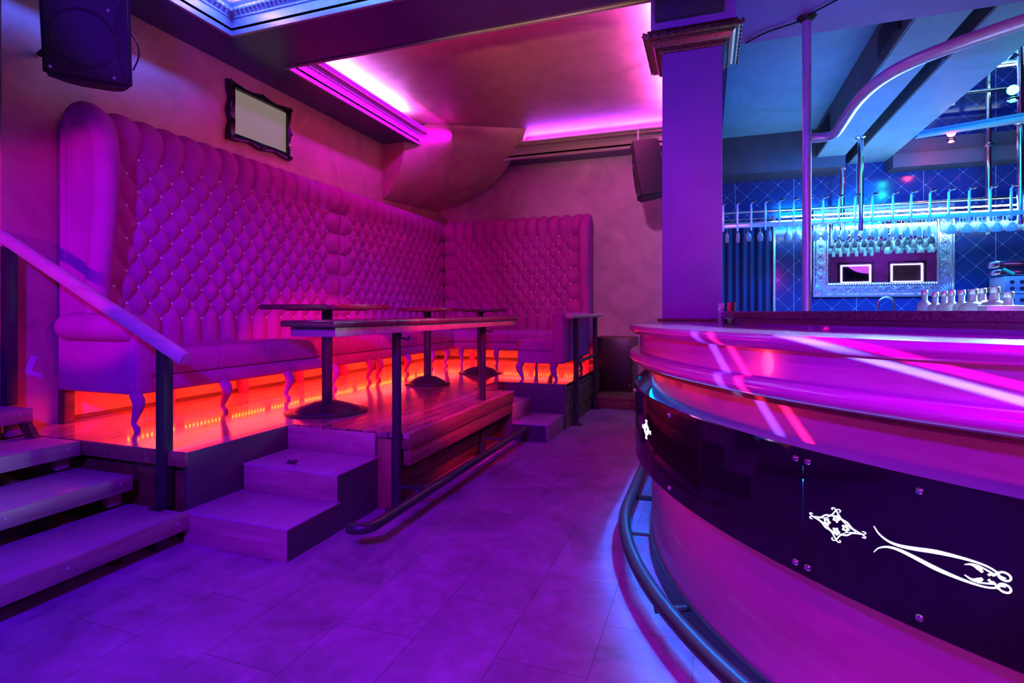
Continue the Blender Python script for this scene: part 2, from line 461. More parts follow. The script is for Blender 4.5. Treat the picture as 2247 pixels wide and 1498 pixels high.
for k, z in enumerate((0, .098, .195)):
    box('front_board', (-2.02, 3.16, z + .002), (-1.99 + .004 * (k % 2), 5.2, z + .096), M_darkboard, pl)
box('side_panel', (-2.30, 5.20, 0), (-1.86, 5.225, ZP - .036), M_darkpaint, pl)
box('side_panel', (-2.30, 5.21, .30), (-2.265, 5.88, ZP - .004), M_stepwood, pl)
box('side_panel', (-2.27, 5.86, 0), (-1.472, 5.89, ZP - .004), M_darkpaint, pl)
for k, z in enumerate((0, .135, .27, .40)):
    box('front_board', (-1.50, 5.885, z + .003), (-1.468 - .004 * (k % 2), 8.57, min(z + .133, ZP - .036)), M_darkboard, pl)
box('corner_trim', (-1.512, 5.868, .44), (-1.462, 5.90, ZP + .001), M_decktrim, pl)
box('edge_strip', (-2.27, 5.195, ZP - .006), (-1.835, 5.212, ZP + .004), M_gold, pl, bev=.001)
box('edge_strip', (-2.278, 5.2, ZP - .006), (-2.262, 5.88, ZP + .004), M_gold, pl, bev=.001)

# box steps up to the platform
st = thing('box_steps', 'low wooden box steps at the near notch of the platform', 'steps', (-2.42, 2.7, 0))
box('riser', (-2.78, 2.285, 0), (-2.056, 2.305, .168), M_stepwood, st)
box('tread', (-2.785, 2.283, .163), (-2.05, 2.72, .175), M_tread, st, bev=.003)
box('riser', (-2.765, 2.695, .175), (-2.056, 2.715, .336), M_stepwood, st)
box('tread', (-2.77, 2.693, .331), (-2.05, 3.13, .343), M_tread, st, bev=.003)
box('riser', (-2.79, 3.105, .343), (-2.072, 3.125, .495), M_stepwood, st)
MB().prism([(-2.053, 2.288, 0), (-2.053, 3.115, 0), (-2.053, 3.115, .333), (-2.053, 2.70, .333), (-2.053, 2.70, .165), (-2.053, 2.288, .165)], (-.016, 0, 0)).build('side_panel', M_darkpaint, st, False)
MB().prism([(-2.765, 2.30, 0), (-2.765, 3.11, 0), (-2.765, 3.11, .333), (-2.765, 2.70, .333), (-2.765, 2.70, .165), (-2.765, 2.30, .165)], (.016, 0, 0)).build('side_panel', M_darkpaint, st, False)
for k in range(1):
    cp = MB()
    for j in range(9):
        a = j * .8; cp.ball((-2.47 + .035 * math.cos(a) * (j % 3) / 2, 2.79 + .02 * math.sin(a * 1.7), .352 + .006 * (j % 2)), .011, 5, 4, (1.6, .7, .55))
    tag(cp.build('scrap_paper', M_darkpaint), 'small crumpled scrap lying on the upper near step', 'litter')

st2 = thing('box_steps', 'wooden box steps in the far notch of the platform', 'steps', (-1.87, 5.55, 0))
box('riser', (-1.507, 5.232, 0), (-1.487, 5.872, .168), M_stepwood, st2)
box('tread', (-1.88, 5.228, .163), (-1.484, 5.872, .175), M_tread, st2, bev=.003)
box('riser', (-1.878, 5.232, .175), (-1.858, 5.858, .336), M_stepwood, st2)
box('tread', (-2.26, 5.228, .331), (-1.856, 5.858, .343), M_tread, st2, bev=.003)
MB().prism([(-1.49, 5.236, 0), (-2.26, 5.236, 0), (-2.26, 5.236, .333), (-1.862, 5.236, .333), (-1.862, 5.236, .165), (-1.49, 5.236, .165)], (0, .014, 0)).build('side_panel', M_darkpaint, st2, False)

# open staircase at the left
sr = thing('staircase', 'open wooden staircase climbing left beside the platform', 'staircase', (-3.5, 1.4, 0))
TR = [(-2.745, .173), (-3.195, .341), (-3.648, .505), (-4.11, .68)]
for k, (xf, zt) in enumerate(TR):
    yE = 2.285 if k < 3 else 2.29
    t = MB(); t.box((xf - .47, .3, zt - .085), (xf, yE, zt), .006)
    tr = t.build('tread', M_tread, sr)
    e = MB(); e.box((xf - .004, .3, zt - .088), (xf + .012, yE + .002, zt + .001), .003)
    e.build('nosing', M_treadedge, tr)
    for y in (yE - .07, yE - .62, yE - 1.25):
        MB().lathe([(0, 0), (.006, .0), (.005, .003), (0, .004)], (xf + .012, y, zt - .035), 8, 'X').build('screw', M_steel, tr)
    zl = 0 if k == 0 else TR[k - 1][1]
    if k: box('support_post', (xf - .10, yE - .10, zl), (xf - .045, yE - .025, zt - .085), M_treadedge, sr)
    else: box('support_post', (xf - .12, yE - .14, 0), (xf - .06, yE - .07, zt - .085), M_darkpaint, sr)
MB().prism([(-2.85, 1.95, .0), (-3.15, 1.95, .0), (-4.45, 1.95, .46), (-4.45, 1.95, .60), (-3.9, 1.95, .42)], (0, .05, 0)).build('stringer', M_darkboard, sr, False)
MB().prism([(-4.05, 2.23, .60), (-4.15, 2.23, .60), (-3.95, 2.23, .36), (-3.84, 2.23, .36)], (0, .03, 0)).build('brace', M_darkboard, sr, False)
box('landing', (-6.2, .3, .79), (-4.56, 2.285, .855), M_tread, sr)
box('landing_nosing', (-4.56, .3, .765), (-4.545, 2.287, .857), M_treadedge, sr)
for x in (-6.1, -4.66): box('support_post', (x, 2.14, 0), (x + .06, 2.2, .79), M_treadedge, sr)

hr = thing('handrail', 'pale wooden handrail on two dark posts at the open staircase', 'handrail', (-2.95, 2.31, .17))
A, B = Vector((-2.775, 2.30, 1.035)), Vector((-4.455, 2.30, 1.822))
d = (B - A).normalized(); nrm = Vector((0, 1, 0)); upv = d.cross(nrm); upv = upv if upv.z > 0 else -upv
prof = [(-.032, -.034), (.032, -.034), (.036, -.02)] + [(.036 * math.cos(a), .036 * math.sin(a)) for a in [PI * i / 10 for i in range(11)]] + [(-.036, -.02)]
hb = MB(); rows = []
for p in (A, B): rows.append([p + nrm * u + upv * v for u, v in prof + prof[:1]])
hb.grid(rows); bmesh.ops.remove_doubles(hb.bm, verts=list(hb.bm.verts), dist=1e-5)
bmesh.ops.holes_fill(hb.bm, edges=list(hb.bm.edges))
hb.build('rail', M_rail, hr, angle=50)
box('post', (-2.985, 2.275, .173), (-2.918, 2.335, 1.09), M_black, hr)
box('post', (-4.395, 2.27, .68), (-4.33, 2.335, 1.73), M_black, hr)
box('base_plate', (-3.00, 2.24, .173), (-2.905, 2.285, .181), M_black, hr, bev=.002)

tp = MB()
tp.prism([(XW + .002, 2.405, .885), (XW + .002, 2.45, .86), (XW + .002, 2.53, .835), (XW + .002, 2.515, .87), (XW + .002, 2.462, .895), (XW + .002, 2.50, .985), (XW + .002, 2.462, 1.0)], (.002, 0, 0))
tag(tp.build('tape_mark', M_tape, smooth=False), 'angled scrap of pale tape stuck on the left wall by the stairs', 'tape')

# ------------------------------------------------------------------ sofas
DX, ZT, ZB, HZ = .185, 2.464, 1.245, .1219
def tuft_back(name, par, s0, s1, sb0, nb, MP):
    hx = DX / 2; sbl = sb0 + (nb - 1) * DX; AMP = .062
    sgn = lambda x: abs(math.sin(PI * x))
    def H(s, z):
        cs = min(max(s, sb0), sbl)
        out = max(sb0 - s, s - sbl, 0)
        if ZB <= z <= ZT:
            if out == 0:
                a, b = (s - sb0) / hx, (ZT - z) / HZ
                v = sgn((a + b) / 2) * sgn((a - b) / 2)
                return AMP * v ** .42
            e = 1 - .45 * min(1, out / .05)
            return AMP * (sgn((ZT - z) / (2 * HZ)) ** (e * .84))
        dz = (z - ZT) if z > ZT else (ZB - z)
        e = 1 - .45 * min(1, dz / .05)
        if out == 0: return AMP * sgn((s - sb0) / DX) ** (e * .84)
        return AMP * min(1, out / hx) ** .5 * min(1, dz / hx) ** .5
    prof = []
    z = .98
    while z < 2.62: prof.append((0.0, z, 1.0, 0.0, z)); z += .0135
    arc = .0
    for i in range(1, 21):
        a = PI / 2 * i / 20 * 2
        prof.append((-.12 + .12 * math.cos(a), 2.62 + .12 * math.sin(a), math.cos(a), math.sin(a), 2.62 + .12 * a))
    rows = []
    n = int((s1 - s0) / .0125)
    for n0, zz, nx, nz, zh in prof:
        f = .03 * smoothstep(ZT, 2.6, zz) if nx >= 0 else .0
        row = []
        for i in range(n + 1):
            s = s0 + (s1 - s0) * i / n
            h = H(s, zh) * min(1, max(0, min(s - s0, s1 - s)) / .045) ** .5
            if zh > 2.62 + .12 * PI * .6: h *= .6
            row.append(MP(s, n0 + f * max(nx, 0) + h * nx, zz + h * nz))
        rows.append(row)
    rows.append([MP(s0 + (s1 - s0) * i / n, -.24, 1.6) for i in range(n + 1)])
    rows.append([MP(s0 + (s1 - s0) * i / n, -.24, .75) for i in range(n + 1)])
    mb = MB(); mb.grid(rows)
    o = mb.build(name, M_suede, par, angle=80)
    # crystal studs, nearest first
    pts = []
    for r in range(11):
        m = nb if r % 2 == 0 else nb - 1
        for k in range(m): pts.append((sb0 + k * DX + (hx if r % 2 else 0), ZT - r * HZ))
    return o, pts
def studs(par, pts, MP, order):
    pts = sorted(pts, key=order)
    proto = None
    for s, z in pts[:100]:
        c = MP(s, .012, z)
        if proto is None:
            m = MB(); t = bmesh.new(); bmesh.ops.create_icosphere(t, subdivisions=1, radius=.012); m.merge(t)
            proto = m.build('stud', M_crystal, par, smooth=False); o = proto
        else:
            o = proto.copy(); COL.objects.link(o)
        off = OFF[par]; o.location = (c[0] - off[0], c[1] - off[1], c[2] - off[2])
    if len(pts) > 100:
        m = MB()
        for s, z in pts[100:]:
            t = bmesh.new(); bmesh.ops.create_icosphere(t, subdivisions=1, radius=.012); m.merge(t, Matrix.Translation(MP(s, .012, z)))
        o = m.build('stud', M_crystal, par, smooth=False); o['kind'] = 'stuff'
def mleft(s, n, z): return Vector((-4.13 + n, s, z))
def mfar(s, n, z): return Vector((s, 8.17 - n, z))
def cabriole(par, MP, s, n, zt, out=1.0, ds=0):
    P = [(0, zt), (.034, zt - .045), (.030, zt - .09), (.004, zt - .15), (-.010, zt - .19), (.004, zt - .215), (.020, zt - .23), (.022, ZP)]
    R = [.036, .040, .034, .023, .017, .016, .021, .017]
    pts = [MP(s + ds * a, n + out * a, z) for a, z in P]
    m = MB(); fine = []; fr = []
    for i in range(36):
        t = i / 35; fine.append(cr(pts, t)); j = t * (len(R) - 1); k = min(int(j), len(R) - 2); fr.append(R[k] + (R[k + 1] - R[k]) * (j - k))
    m.tube(fine, fr, 10); return m.build('leg', M_suede, par)
def seat_parts(par, MP, s0, s1, nfront, ncush, zsk=.745):
    m = MB()
    def bx(name, a0, a1, n0, n1, z0, z1, bev, crown=0):
        t = bmesh.new(); bmesh.ops.create_cube(t, size=1)
        bmesh.ops.subdivide_edges(t, edges=list(t.edges), cuts=7, use_grid_fill=True)
        for v in t.verts:
            u, w, h = v.co
            k = (1 - (2 * u) ** 4) * (1 - (2 * w) ** 4)
            edge = max(abs(u), abs(w)) * 2
            z = z0 + (h + .5) * (z1 - z0)
            if h > 0: z += crown * k * (h * 2)
            # soft rim
            q = 1 - .012 / max(.05, (a1 - a0)) * (abs(h) * 2) ** 4
            sx = (a0 + a1) / 2 + u * (a1 - a0) * q
            nx = (n0 + n1) / 2 + w * (n1 - n0) * (1 - .02 * (abs(h) * 2) ** 4) + (.012 * (1 - (2 * h) ** 2) if w > .45 else 0)
            v.co = MP(sx, nx, z)
        b = MB(); b.merge(t); return b.build(name, M_suede, par, angle=60)
    bx('skirt', s0, s1, -.22, nfront - .02, zsk, .862, .01)
    for k in range(ncush):
        a0, a1 = s0 + (s1 - s0) * k / ncush, s0 + (s1 - s0) * (k + 1) / ncush
        bx('seat_cushion', a0 + .002, a1 - .002, -.02, nfront, .864, 1.025, .02, .022)
def wing_panel(par, MP, s0, s1, P):
    sm = (s0 + s1) / 2; t = bmesh.new()
    core = [(a - (.05 if i else 0), z - (.05 if z > 2.5 else 0)) for i, (a, z) in enumerate(P)]
    w0, w1 = sm - (s1 - s0) * .22, sm + (s1 - s0) * .30
    lo = [t.verts.new(MP(w0, a, z)) for a, z in core]; hi = [t.verts.new(MP(w1, a, z)) for a, z in core]
    t.faces.new(lo); t.faces.new(hi[::-1]); n = len(core)
    for i in range(n): t.faces.new([lo[i], hi[i], hi[(i + 1) % n], lo[(i + 1) % n]])
    m = MB(); m.merge(t)
    o = m.build('wing', M_suede, par, angle=60)
    r = MB(); path = P[1:]; K = len(path)
    pts_ = [MP(sm, a - .062 * (1 if i > 3 else i / 4), z - (.07 if i < 6 else .07 * max(0, (10 - i) / 4))) for i, (a, z) in enumerate(path)]
    r.tube(pts_, [.05 + .032 * min(1, i / 4) * (1 - .35 * max(0, (i - 8)) / (K - 8)) for i in range(K)], 18)
    r.build('wing_roll', M_suede, par, angle=60)
    return o
WP = [cr([(-.20, 2.70), (-.02, 2.775), (.14, 2.73), (.245, 2.55), (.265, 2.25), (.235, 1.85), (.18, 1.5), (.16, 1.20)], i / 22) for i in range(23)] if False else None
def wing_outline():
    K = [Vector((-.20, 2.72, 0)), Vector((-.05, 2.785, 0)), Vector((.12, 2.74, 0)), Vector((.225, 2.56, 0)), Vector((.245, 2.25, 0)), Vector((.215, 1.85, 0)), Vector((.165, 1.5, 0)), Vector((.15, 1.15, 0))]
    L = [cr(K, i / 20) for i in range(21)]
    return [(-.20, 1.15)] + [(p.x, p.y) for p in L]

# sofa nearest the stairs
s1 = thing('sofa', 'tall tufted sofa with rolled wing nearest the wooden staircase', 'sofa', (-4.0, 4.0, ZP), 'tufted sofas round the platform')
_, pts = tuft_back('tufted_back', s1, 2.66, 5.415, 2.815, 14, mleft)
studs(s1, pts, mleft, lambda p: p[0])
seat_parts(s1, mleft, 2.69, 5.41, .56, 5)
wing_panel(s1, mleft, 2.57, 2.72, wing_outline())
MB().box((-4.34, 2.575, .745), (-3.575, 2.70, 1.22), .02, 3).build('arm_panel', M_suede, s1)
MB().box((-3.585, 2.58, .75), (-3.558, 2.695, 1.25), .012, 3).build('arm_front', M_suede, s1)
ar = MB(); ar.lathe([(0, 0), (.06, .004), (.092, .03), (.1, .08), (.1, .62), (.092, .68), (.06, .705), (0, .71)], (-4.29, 2.60, 1.195), 24, 'X'); ar.build('arm_bolster', M_suede, s1)
box('back_frame', (-4.36, 2.60, .745), (-4.30, 2.66, 2.62), M_suede, s1)
for y in (2.60, 3.31, 4.0, 4.66, 5.27): cabriole(s1, mleft, y, .53, .75)
for y in (2.65, 3.45, 4.25, 5.05): box('back_leg', (-4.40, y - .035, ZP), (-4.33, y + .035, .745), M_darkboard if y < 3 else M_suede, s1)
# second length
s2 = thing('sofa', 'tall tufted sofa along the left wall between the seam and the corner', 'sofa', (-4.0, 6.8, ZP), 'tufted sofas round the platform')
_, pts = tuft_back('tufted_back', s2, 5.42, 8.17, 5.60, 14, mleft)
studs(s2, pts, mleft, lambda p: p[0])
seat_parts(s2, mleft, 5.425, 8.06, .56, 5)
for y in (5.46, 6.1, 6.75, 7.2): cabriole(s2, mleft, y, .53, .75)
for y in (5.85, 6.65, 7.4): box('back_leg', (-4.40, y - .035, ZP), (-4.33, y + .035, .745), M_suede, s2)
# far sofa
s3 = thing('sofa', 'tall tufted sofa against the far wall behind the low end bench', 'sofa', (-2.8, 7.8, ZP), 'tufted sofas round the platform')
_, pts = tuft_back('tufted_back', s3, -4.10, -1.76, -3.94, 12, mfar) if False else (None, None)
_dx = DX; DX = .1775
_, pts = tuft_back('tufted_back', s3, -4.10, -1.78, -3.915, 12, mfar)
studs(s3, pts, mfar, lambda p: -p[0]); DX = _dx
seat_parts(s3, mfar, -3.57, -1.83, .77, 4)
wing_panel(s3, mfar, -1.80, -1.64, wing_outline())
MB().box((-1.78, 7.42, .745), (-1.655, 8.36, 1.20), .02, 3).build('arm_panel', M_suede, s3)
for x in (-3.44, -2.88, -2.28, -1.72): cabriole(s3, mfar, x, .74, .75)
for x in (-3.7, -2.6, -1.75): box('back_leg', (x - .035, 8.36, ZP), (x + .035, 8.43, .745), M_suede, s3)

# low bench closing the end of the group
b1 = thing('bench', 'low backed upholstered bench with end facing the far steps', 'bench', (-1.8, 6.6, ZP))
def mben(s, n, z): return Vector((-1.62 - n, s, z))
def bbox(name, a, b, bev, seg=4): return MB().box(a, b, bev, seg).build(name, M_suede, b1, angle=60)
bbox('seat_base', (-2.04, 5.91, .72), (-1.6, 7.32, .862), .012)
bbox('seat_cushion', (-2.06, 5.895, .858), (-1.615, 7.32, .985), .022)
bbox('backrest', (-1.625, 5.90, .72), (-1.50, 7.33, 1.27), .03)
MB().lathe([(0, 0), (.055, .003), (.068, .02), (.068, 1.41), (.055, 1.427), (0, 1.43)], (-1.567, 5.895, 1.235), 20, 'Y').build('top_roll', M_suede, b1)
for y in (5.95, 7.25):
    cabriole(b1, mben, y, .38, .725)
    cabriole(b1, mben, y, -.02 , .725, .9)

# glowing strips under the sofas
def led(label, pts_, n, mat, size, nm='led_strip'):
    pts_ = [Vector(p) for p in pts_]; a, b = pts_
    t = thing(nm, label, 'light strip', tuple((a + b) / 2), 'strips of orange diodes under the sofas')
    dv = (b - a); L = dv.length; dirv = dv.normalized()
    m = MB(); q_ = Vector((.02, .02, 0)); m.box(tuple(a - q_ + Vector((0, 0, .004))), tuple(b + q_ + Vector((0, 0, .05)))); m.build('batten', M_darkboard, t)
    e = MB()
    for i in range(n):
        if i % 13 in (11, 12): continue
        c = a + dv * ((i + .5) / n)
        e.box(tuple(c - Vector((size, size, .004))), tuple(c + Vector((size, size, .002))))
    o = e.build('diodes', mat, t, smooth=False); o['kind'] = 'stuff'
    return t
led('strip of orange diodes under the sofa nearest the stairs', ((-4.25, 3.0, .695), (-4.25, 5.38, .695)), 62, M_redled, .0055)
led('strip of orange diodes under the sofa next to the corner', ((-4.25, 5.45, .695), (-4.25, 8.1, .695)), 66, M_redled, .0055)
led('strip of orange diodes under the far sofa', ((-4.1, 8.3, .695), (-1.95, 8.3, .695)), 56, M_redled, .0055)
sk = MB(); sk.box((XW, 2.66, ZP), (XW + .018, 8.56, ZP + .035)); sk.box((XW, 8.555, ZP), (-1.6, 8.575, ZP + .04))
struct(sk.build('baseboard_left', M_darkboard), 'dark skirting at the back of the platform', 'baseboard')

# ------------------------------------------------------------------ tables
def pedestal(lab, x, y, w, d_, base_r, ztop):
    t = thing('table', lab, 'table', (x, y, ZP))
    c = .11 * w
    hx_, hy_ = w / 2, d_ / 2
    o = [(x - hx_ + c, y - hy_), (x + hx_ - c, y - hy_), (x + hx_, y - hy_ + c), (x + hx_, y + hy_ - c), (x + hx_ - c, y + hy_), (x - hx_ + c, y + hy_), (x - hx_, y + hy_ - c), (x - hx_, y - hy_ + c)]
    m = MB(); m.poly(o, ztop - .038, ztop)
    bmesh.ops.bevel(m.bm, geom=[e for e in m.bm.edges], offset=.009, segments=3, affect='EDGES')
    m.build('tabletop', M_tabletop, t, angle=50)
    box('top_plate', (x - w * .28, y - w * .28, ztop - .046), (x + w * .28, y + w * .28, ztop - .037), M_black, t, bev=.002)
    MB().lathe([(0, ZP + .06), (.042, ZP + .06), (.042, ztop - .045), (0, ztop - .045)], (x, y, 0), 24).build('column', M_black, t)
    MB().lathe([(0, ZP + .09), (.06, ZP + .085), (.10, ZP + .08), (base_r * .62, ZP + .05), (base_r * .8, ZP + .022), (base_r * .82, ZP + .01), (0, ZP + .008)], (x, y, 0), 48).build('base', M_black, t)
    MB().lathe([(0, ZP + .011), (base_r * .97, ZP + .011), (base_r, ZP + .006), (base_r, ZP), (0, ZP)], (x, y, 0), 48).build('base_ring', M_black, t)
    return t
pedestal('large dark pedestal table nearest the staircase', -2.88, 3.65, .80, .80, .325, 1.356)
pedestal('dark pedestal table in the middle of the row', -2.93, 5.42, .54, .52, .255, 1.345)
pedestal('dark pedestal table furthest back near the far sofa', -2.80, 6.62, .58, .56, .29, 1.342)

# leaner table with foot rail at the platform edge
ln = thing('bar_table', 'long narrow standing table on two posts along the platform edge', 'table', (-1.93, 3.9, 0))
MB().box((-2.17, 2.36, 1.218), (-1.82, 5.30, 1.254), .009, 3).build('tabletop', M_tabletop, ln)
MB().box((-2.13, 2.395, 1.168), (-1.838, 5.275, 1.217), .003).build('apron', M_stepwood, ln)
for y in (3.14, 4.60):
    MB().lathe([(0, .0), (.031, .0), (.031, 1.17), (0, 1.17)], (-1.925, y, 0), 24).build('post', M_black, ln)
    MB().lathe([(0, .0), (.075, .0), (.075, .008), (.035, .012), (0, .012)], (-1.925, y, 0), 24).build('base_flange', M_black, ln)
    MB().tube([(-1.925, y, .155), (-1.70, y, .155)], .014, 8).build('bracket', M_black, ln)
    MB().tube([(-1.90, y, 1.13), (-1.865, y, 1.125), (-1.84, y, 1.118), (-1.832, y, 1.128), (-1.83, y, 1.142)], [.007, .007, .007, .008, .008], 8).build('hook', M_black, ln)
fr_ = [(-1.69, 5.14, .15), (-1.69, 4.0, .15), (-1.69, 2.62, .15)] + [(-1.69 - .085 + .085 * math.cos(a), 2.54 - .085 * math.sin(a), .15) for a in [PI * i / 12 for i in range(0, 8)]]
MB().tube(fr_, .03, 16).build('foot_rail', M_black, ln)

# far guard rail
gr = thing('guard_rail', 'short guard rail with wooden top beside the low bench', 'railing', (-1.44, 6.8, 0))
for y in (6.2, 7.34):
    MB().lathe([(0, 0), (.03, 0), (.03, 1.23), (0, 1.23)], (-1.425, y, 0), 20).build('post', M_black, gr)
    MB().lathe([(0, 0), (.08, 0), (.08, .008), (.034, .012), (0, .012)], (-1.425, y, 0), 24).build('base_flange', M_black, gr)
MB().tube([(-1.425, 6.2, .72), (-1.425, 7.34, .72)], .022, 12).build('cross_bar', M_black, gr)
MB().box((-1.475, 5.88, 1.225), (-1.38, 7.66, 1.275), .018, 4).build('top_rail', M_rail, gr)

# dark cabinet on its plinth
box_pl = thing('plinth', 'low wooden plinth under the dark cabinet at the far wall', 'plinth', (-.9, 7.9, 0))
box('front_board', (-1.46, 7.40, 0), (-.40, 7.43, .115), M_redboard, box_pl)
box('top_board', (-1.46, 7.385, .115), (-.40, 8.56, .15), M_decktrim, box_pl)
cbn = thing('cabinet', 'dark cabinet standing on the plinth by the far wall', 'cabinet', (-1.25, 8.1, .15))
box('carcass', (-1.55, 7.98, .15), (-1.0, 8.55, .93), M_darkboard, cbn, bev=.006)
box('front_panel', (-1.535, 7.965, .165), (-1.015, 7.982, .915), M_darkpaint2, cbn)
for x, z in ((-1.50, .25), (-1.05, .25), (-1.5, .75)):
    MB().lathe([(0, 0), (.008, 0), (.006, -.006), (0, -.007)], (x, 7.965, z), 8, 'Y').build('screw', M_steel, cbn)

# ------------------------------------------------------------------ pillar
PX0, PX1, PY0, PY1 = -.318, .102, 4.24, 4.66
pil = thing('pillar', 'square plaster pillar standing on the bar with a carved capital', 'pillar', (-.11, 4.45, 0), kind='structure')
box('shaft', (PX0, PY0, 1.0), (PX1, PY1, 3.6), M_pillar, pil, bev=.004)
box('block', (PX0 - .075, PY0 - .095, 3.355), (PX1 + .085, PY1 + .06, 4.1), M_pillar, pil, bev=.003)
box('cap_box', (PX0 - .042, PY0 - .14, 3.418), (PX1 + .01, PY0 - .09, 4.02), M_darkpaint, pil)
ring_profile('capital', PX0, PX1, PY0, PY1, [(-.01, 3.2250), (.018, 3.2250), (.022, 3.2359), (.03, 3.2373), (.03, 3.2489), (.05, 3.2540), (.062, 3.2685), (.072, 3.2866), (.088, 3.2975), (.105, 3.2975), (.118, 3.3084), (.122, 3.3265), (.112, 3.3410), (.095, 3.3446), (.09, 3.3533), (.10, 3.3555), (.10, 3.3649), (-.01, 3.3649)], M_gold, pil, inward=False)
orn = MB(); bead = MB()
def around(off, step):
    pts_ = []
    x0, x1, y0, y1 = PX0 - off, PX1 + off, PY0 - off, PY1 + off
    for (ax, ay), (bx_, by) in (((x0, y0), (x1, y0)), ((x1, y0), (x1, y1)), ((x0, y1), (x0, y0))):
        L = math.hypot(bx_ - ax, by - ay); n = int(L / step)
        for i in range(n + 1): pts_.append((ax + (bx_ - ax) * i / n, ay + (by - ay) * i / n, (bx_ - ax) / L, (by - ay) / L))
    return pts_
for x, y, tx, ty in around(.043, .0165): bead.ball((x, y, 3.254), .007, 6, 4)
for k, (x, y, tx, ty) in enumerate(around(.122, .03)):
    zc = 3.322
    pts_ = []
    sg = 1 if k % 2 else -1
    for i in range(12):
        a = i * .62; r = .014 * (1 - i / 13)
        pts_.append((x + tx * r * math.cos(a) * 1.3 - ty * -.004, y + ty * r * math.cos(a) * 1.3, zc + sg * r * math.sin(a)))
    orn.tube(pts_, [.0065 * (1 - i / 18) for i in range(12)], 6)
    orn.ball((x + tx * .012, y + ty * .012, zc - sg * .012), .009, 6, 4)
bead.build('beading', M_gold, pil); orn.build('carved_scrolls', M_gold, pil)
bs = MB()
for i in range(24):
    f = i / 23
    bs.ball((PX0 - .018 + f * (PX1 - PX0 + .036), PY0 - .006, 1.241), .013, 8, 5, (1.5, .8, .75))
bs.tube([(PX0 - .02, PY0 - .002, 1.241), (PX1 + .02, PY0 - .002, 1.241)], .009, 8)
bs.tube([(PX0 - .002, PY0 - .02, 1.241), (PX0 - .002, PY1 + .02, 1.241)], .009, 8)
bs.build('rope_moulding', M_gold, pil)

# ------------------------------------------------------------------ bar counter
BX, BY = 2.1, 3.45
A1 = 318
def stations(n=110, ystraight=6.6):
    L = [('s', y) for y in (ystraight, 6.0, 5.4, 4.8, 4.2, 3.8)]
    for i in range(n + 1): L.append(('a', 180 + (A1 - 180) * i / n))
    return L
def bpt(stn, R, z):
    if stn[0] == 's': return Vector((BX - R, stn[1], z))
    a = math.radians(stn[1]); return Vector((BX + R * math.cos(a), BY + R * math.sin(a), z))
def slen(stn):
    if stn[0] == 's': return -(stn[1] - BY)
    return math.radians(stn[1] - 180) * 2.45
def bar_sweep(name, prof, mat, parent, st=None, closed=True, angle=30):
    st = st or stations()
    m = MB(); uvl = m.bm.loops.layers.uv.new('UVMap')
    P = prof + prof[:1] if closed else prof
    cum = [0]
    for (r0, z0), (r1, z1) in zip(P, P[1:]): cum.append(cum[-1] + math.hypot(r1 - r0, z1 - z0))
    V = [[m.bm.verts.new(bpt(s, r, z)) for r, z in prof] for s in st]
    npf = len(prof)
    for i in range(len(st) - 1):
        for k in range(npf if closed else npf - 1):
            j = (k + 1) % npf
            f = m.bm.faces.new([V[i][k], V[i][j], V[i + 1][j], V[i + 1][k]])
            us = [(slen(st[i]), cum[k]), (slen(st[i]), cum[k + 1]), (slen(st[i + 1]), cum[k + 1]), (slen(st[i + 1]), cum[k])]
            for lp, uv in zip(f.loops, us): lp[uvl].uv = uv
    if closed:
        m.bm.faces.new(V[0][::-1]); m.bm.faces.new(V[-1])
    return m.build(name, mat, parent, angle=angle)
bar = thing('bar_counter', 'large curved glossy wooden bar counter with a backlit black band', 'bar counter', (BX - 1.0, BY - 1.5, 0))
def rnd(cx, cz, r, a0, a1, n=6): return [(cx + r * math.cos(math.radians(a0 + (a1 - a0) * i / n)), cz + r * math.sin(math.radians(a0 + (a1 - a0) * i / n))) for i in range(n + 1)]
bar_sweep('countertop', [(1.90, 1.232), (2.515, 1.232)] + rnd(2.517, 1.214, .018, 90, -20, 6) + [(2.522, 1.196), (2.508, 1.186), (1.90, 1.186)], M_bar, bar, angle=40)
bar_sweep('apron', [(2.40, 1.186), (2.478, 1.186), (2.478, 1.08), (2.40, 1.08)], M_bar, bar)
bar_sweep('moulding', [(2.38, 1.092), (2.49, 1.092)] + rnd(2.508, 1.066, .027, 80, -70, 8) + [(2.505, 1.038), (2.495, 1.033), (2.38, 1.033)], M_bar, bar, angle=50)
bar_sweep('lower_lip', [(2.36, 1.034), (2.488, 1.034), (2.486, 1.018), (2.36, 1.014)], M_darkboard, bar)
bar_sweep('body_panel', [(2.34, 1.018), (2.41, 1.018), (2.41, .02), (2.34, .02)], M_base, bar)
bar_sweep('toe_kick', [(2.35, .09), (2.425, .09), (2.425, .0), (2.35, .0)], M_black, bar)
bar_sweep('riser_panel', [(1.90, 1.268), (1.95, 1.268), (1.95, 1.23), (1.90, 1.23)], M_bar, bar)
bar_sweep('raised_shelf', [(1.62, 1.303), (2.012, 1.303), (2.02, 1.297), (2.02, 1.273), (2.012, 1.267), (1.62, 1.267)], M_granite, bar)
bar_sweep('inner_panel', [(1.62, 1.267), (1.66, 1.267), (1.66, .0), (1.62, .0)], M_darkpaint, bar)
bar_sweep('worktop', [(1.0, 1.10), (1.62, 1.10), (1.62, 1.06), (1.0, 1.06)], M_steel, bar)
bar_sweep('inner_front', [(1.02, 1.06), (1.05, 1.06), (1.05, 0), (1.02, 0)], M_steel, bar)
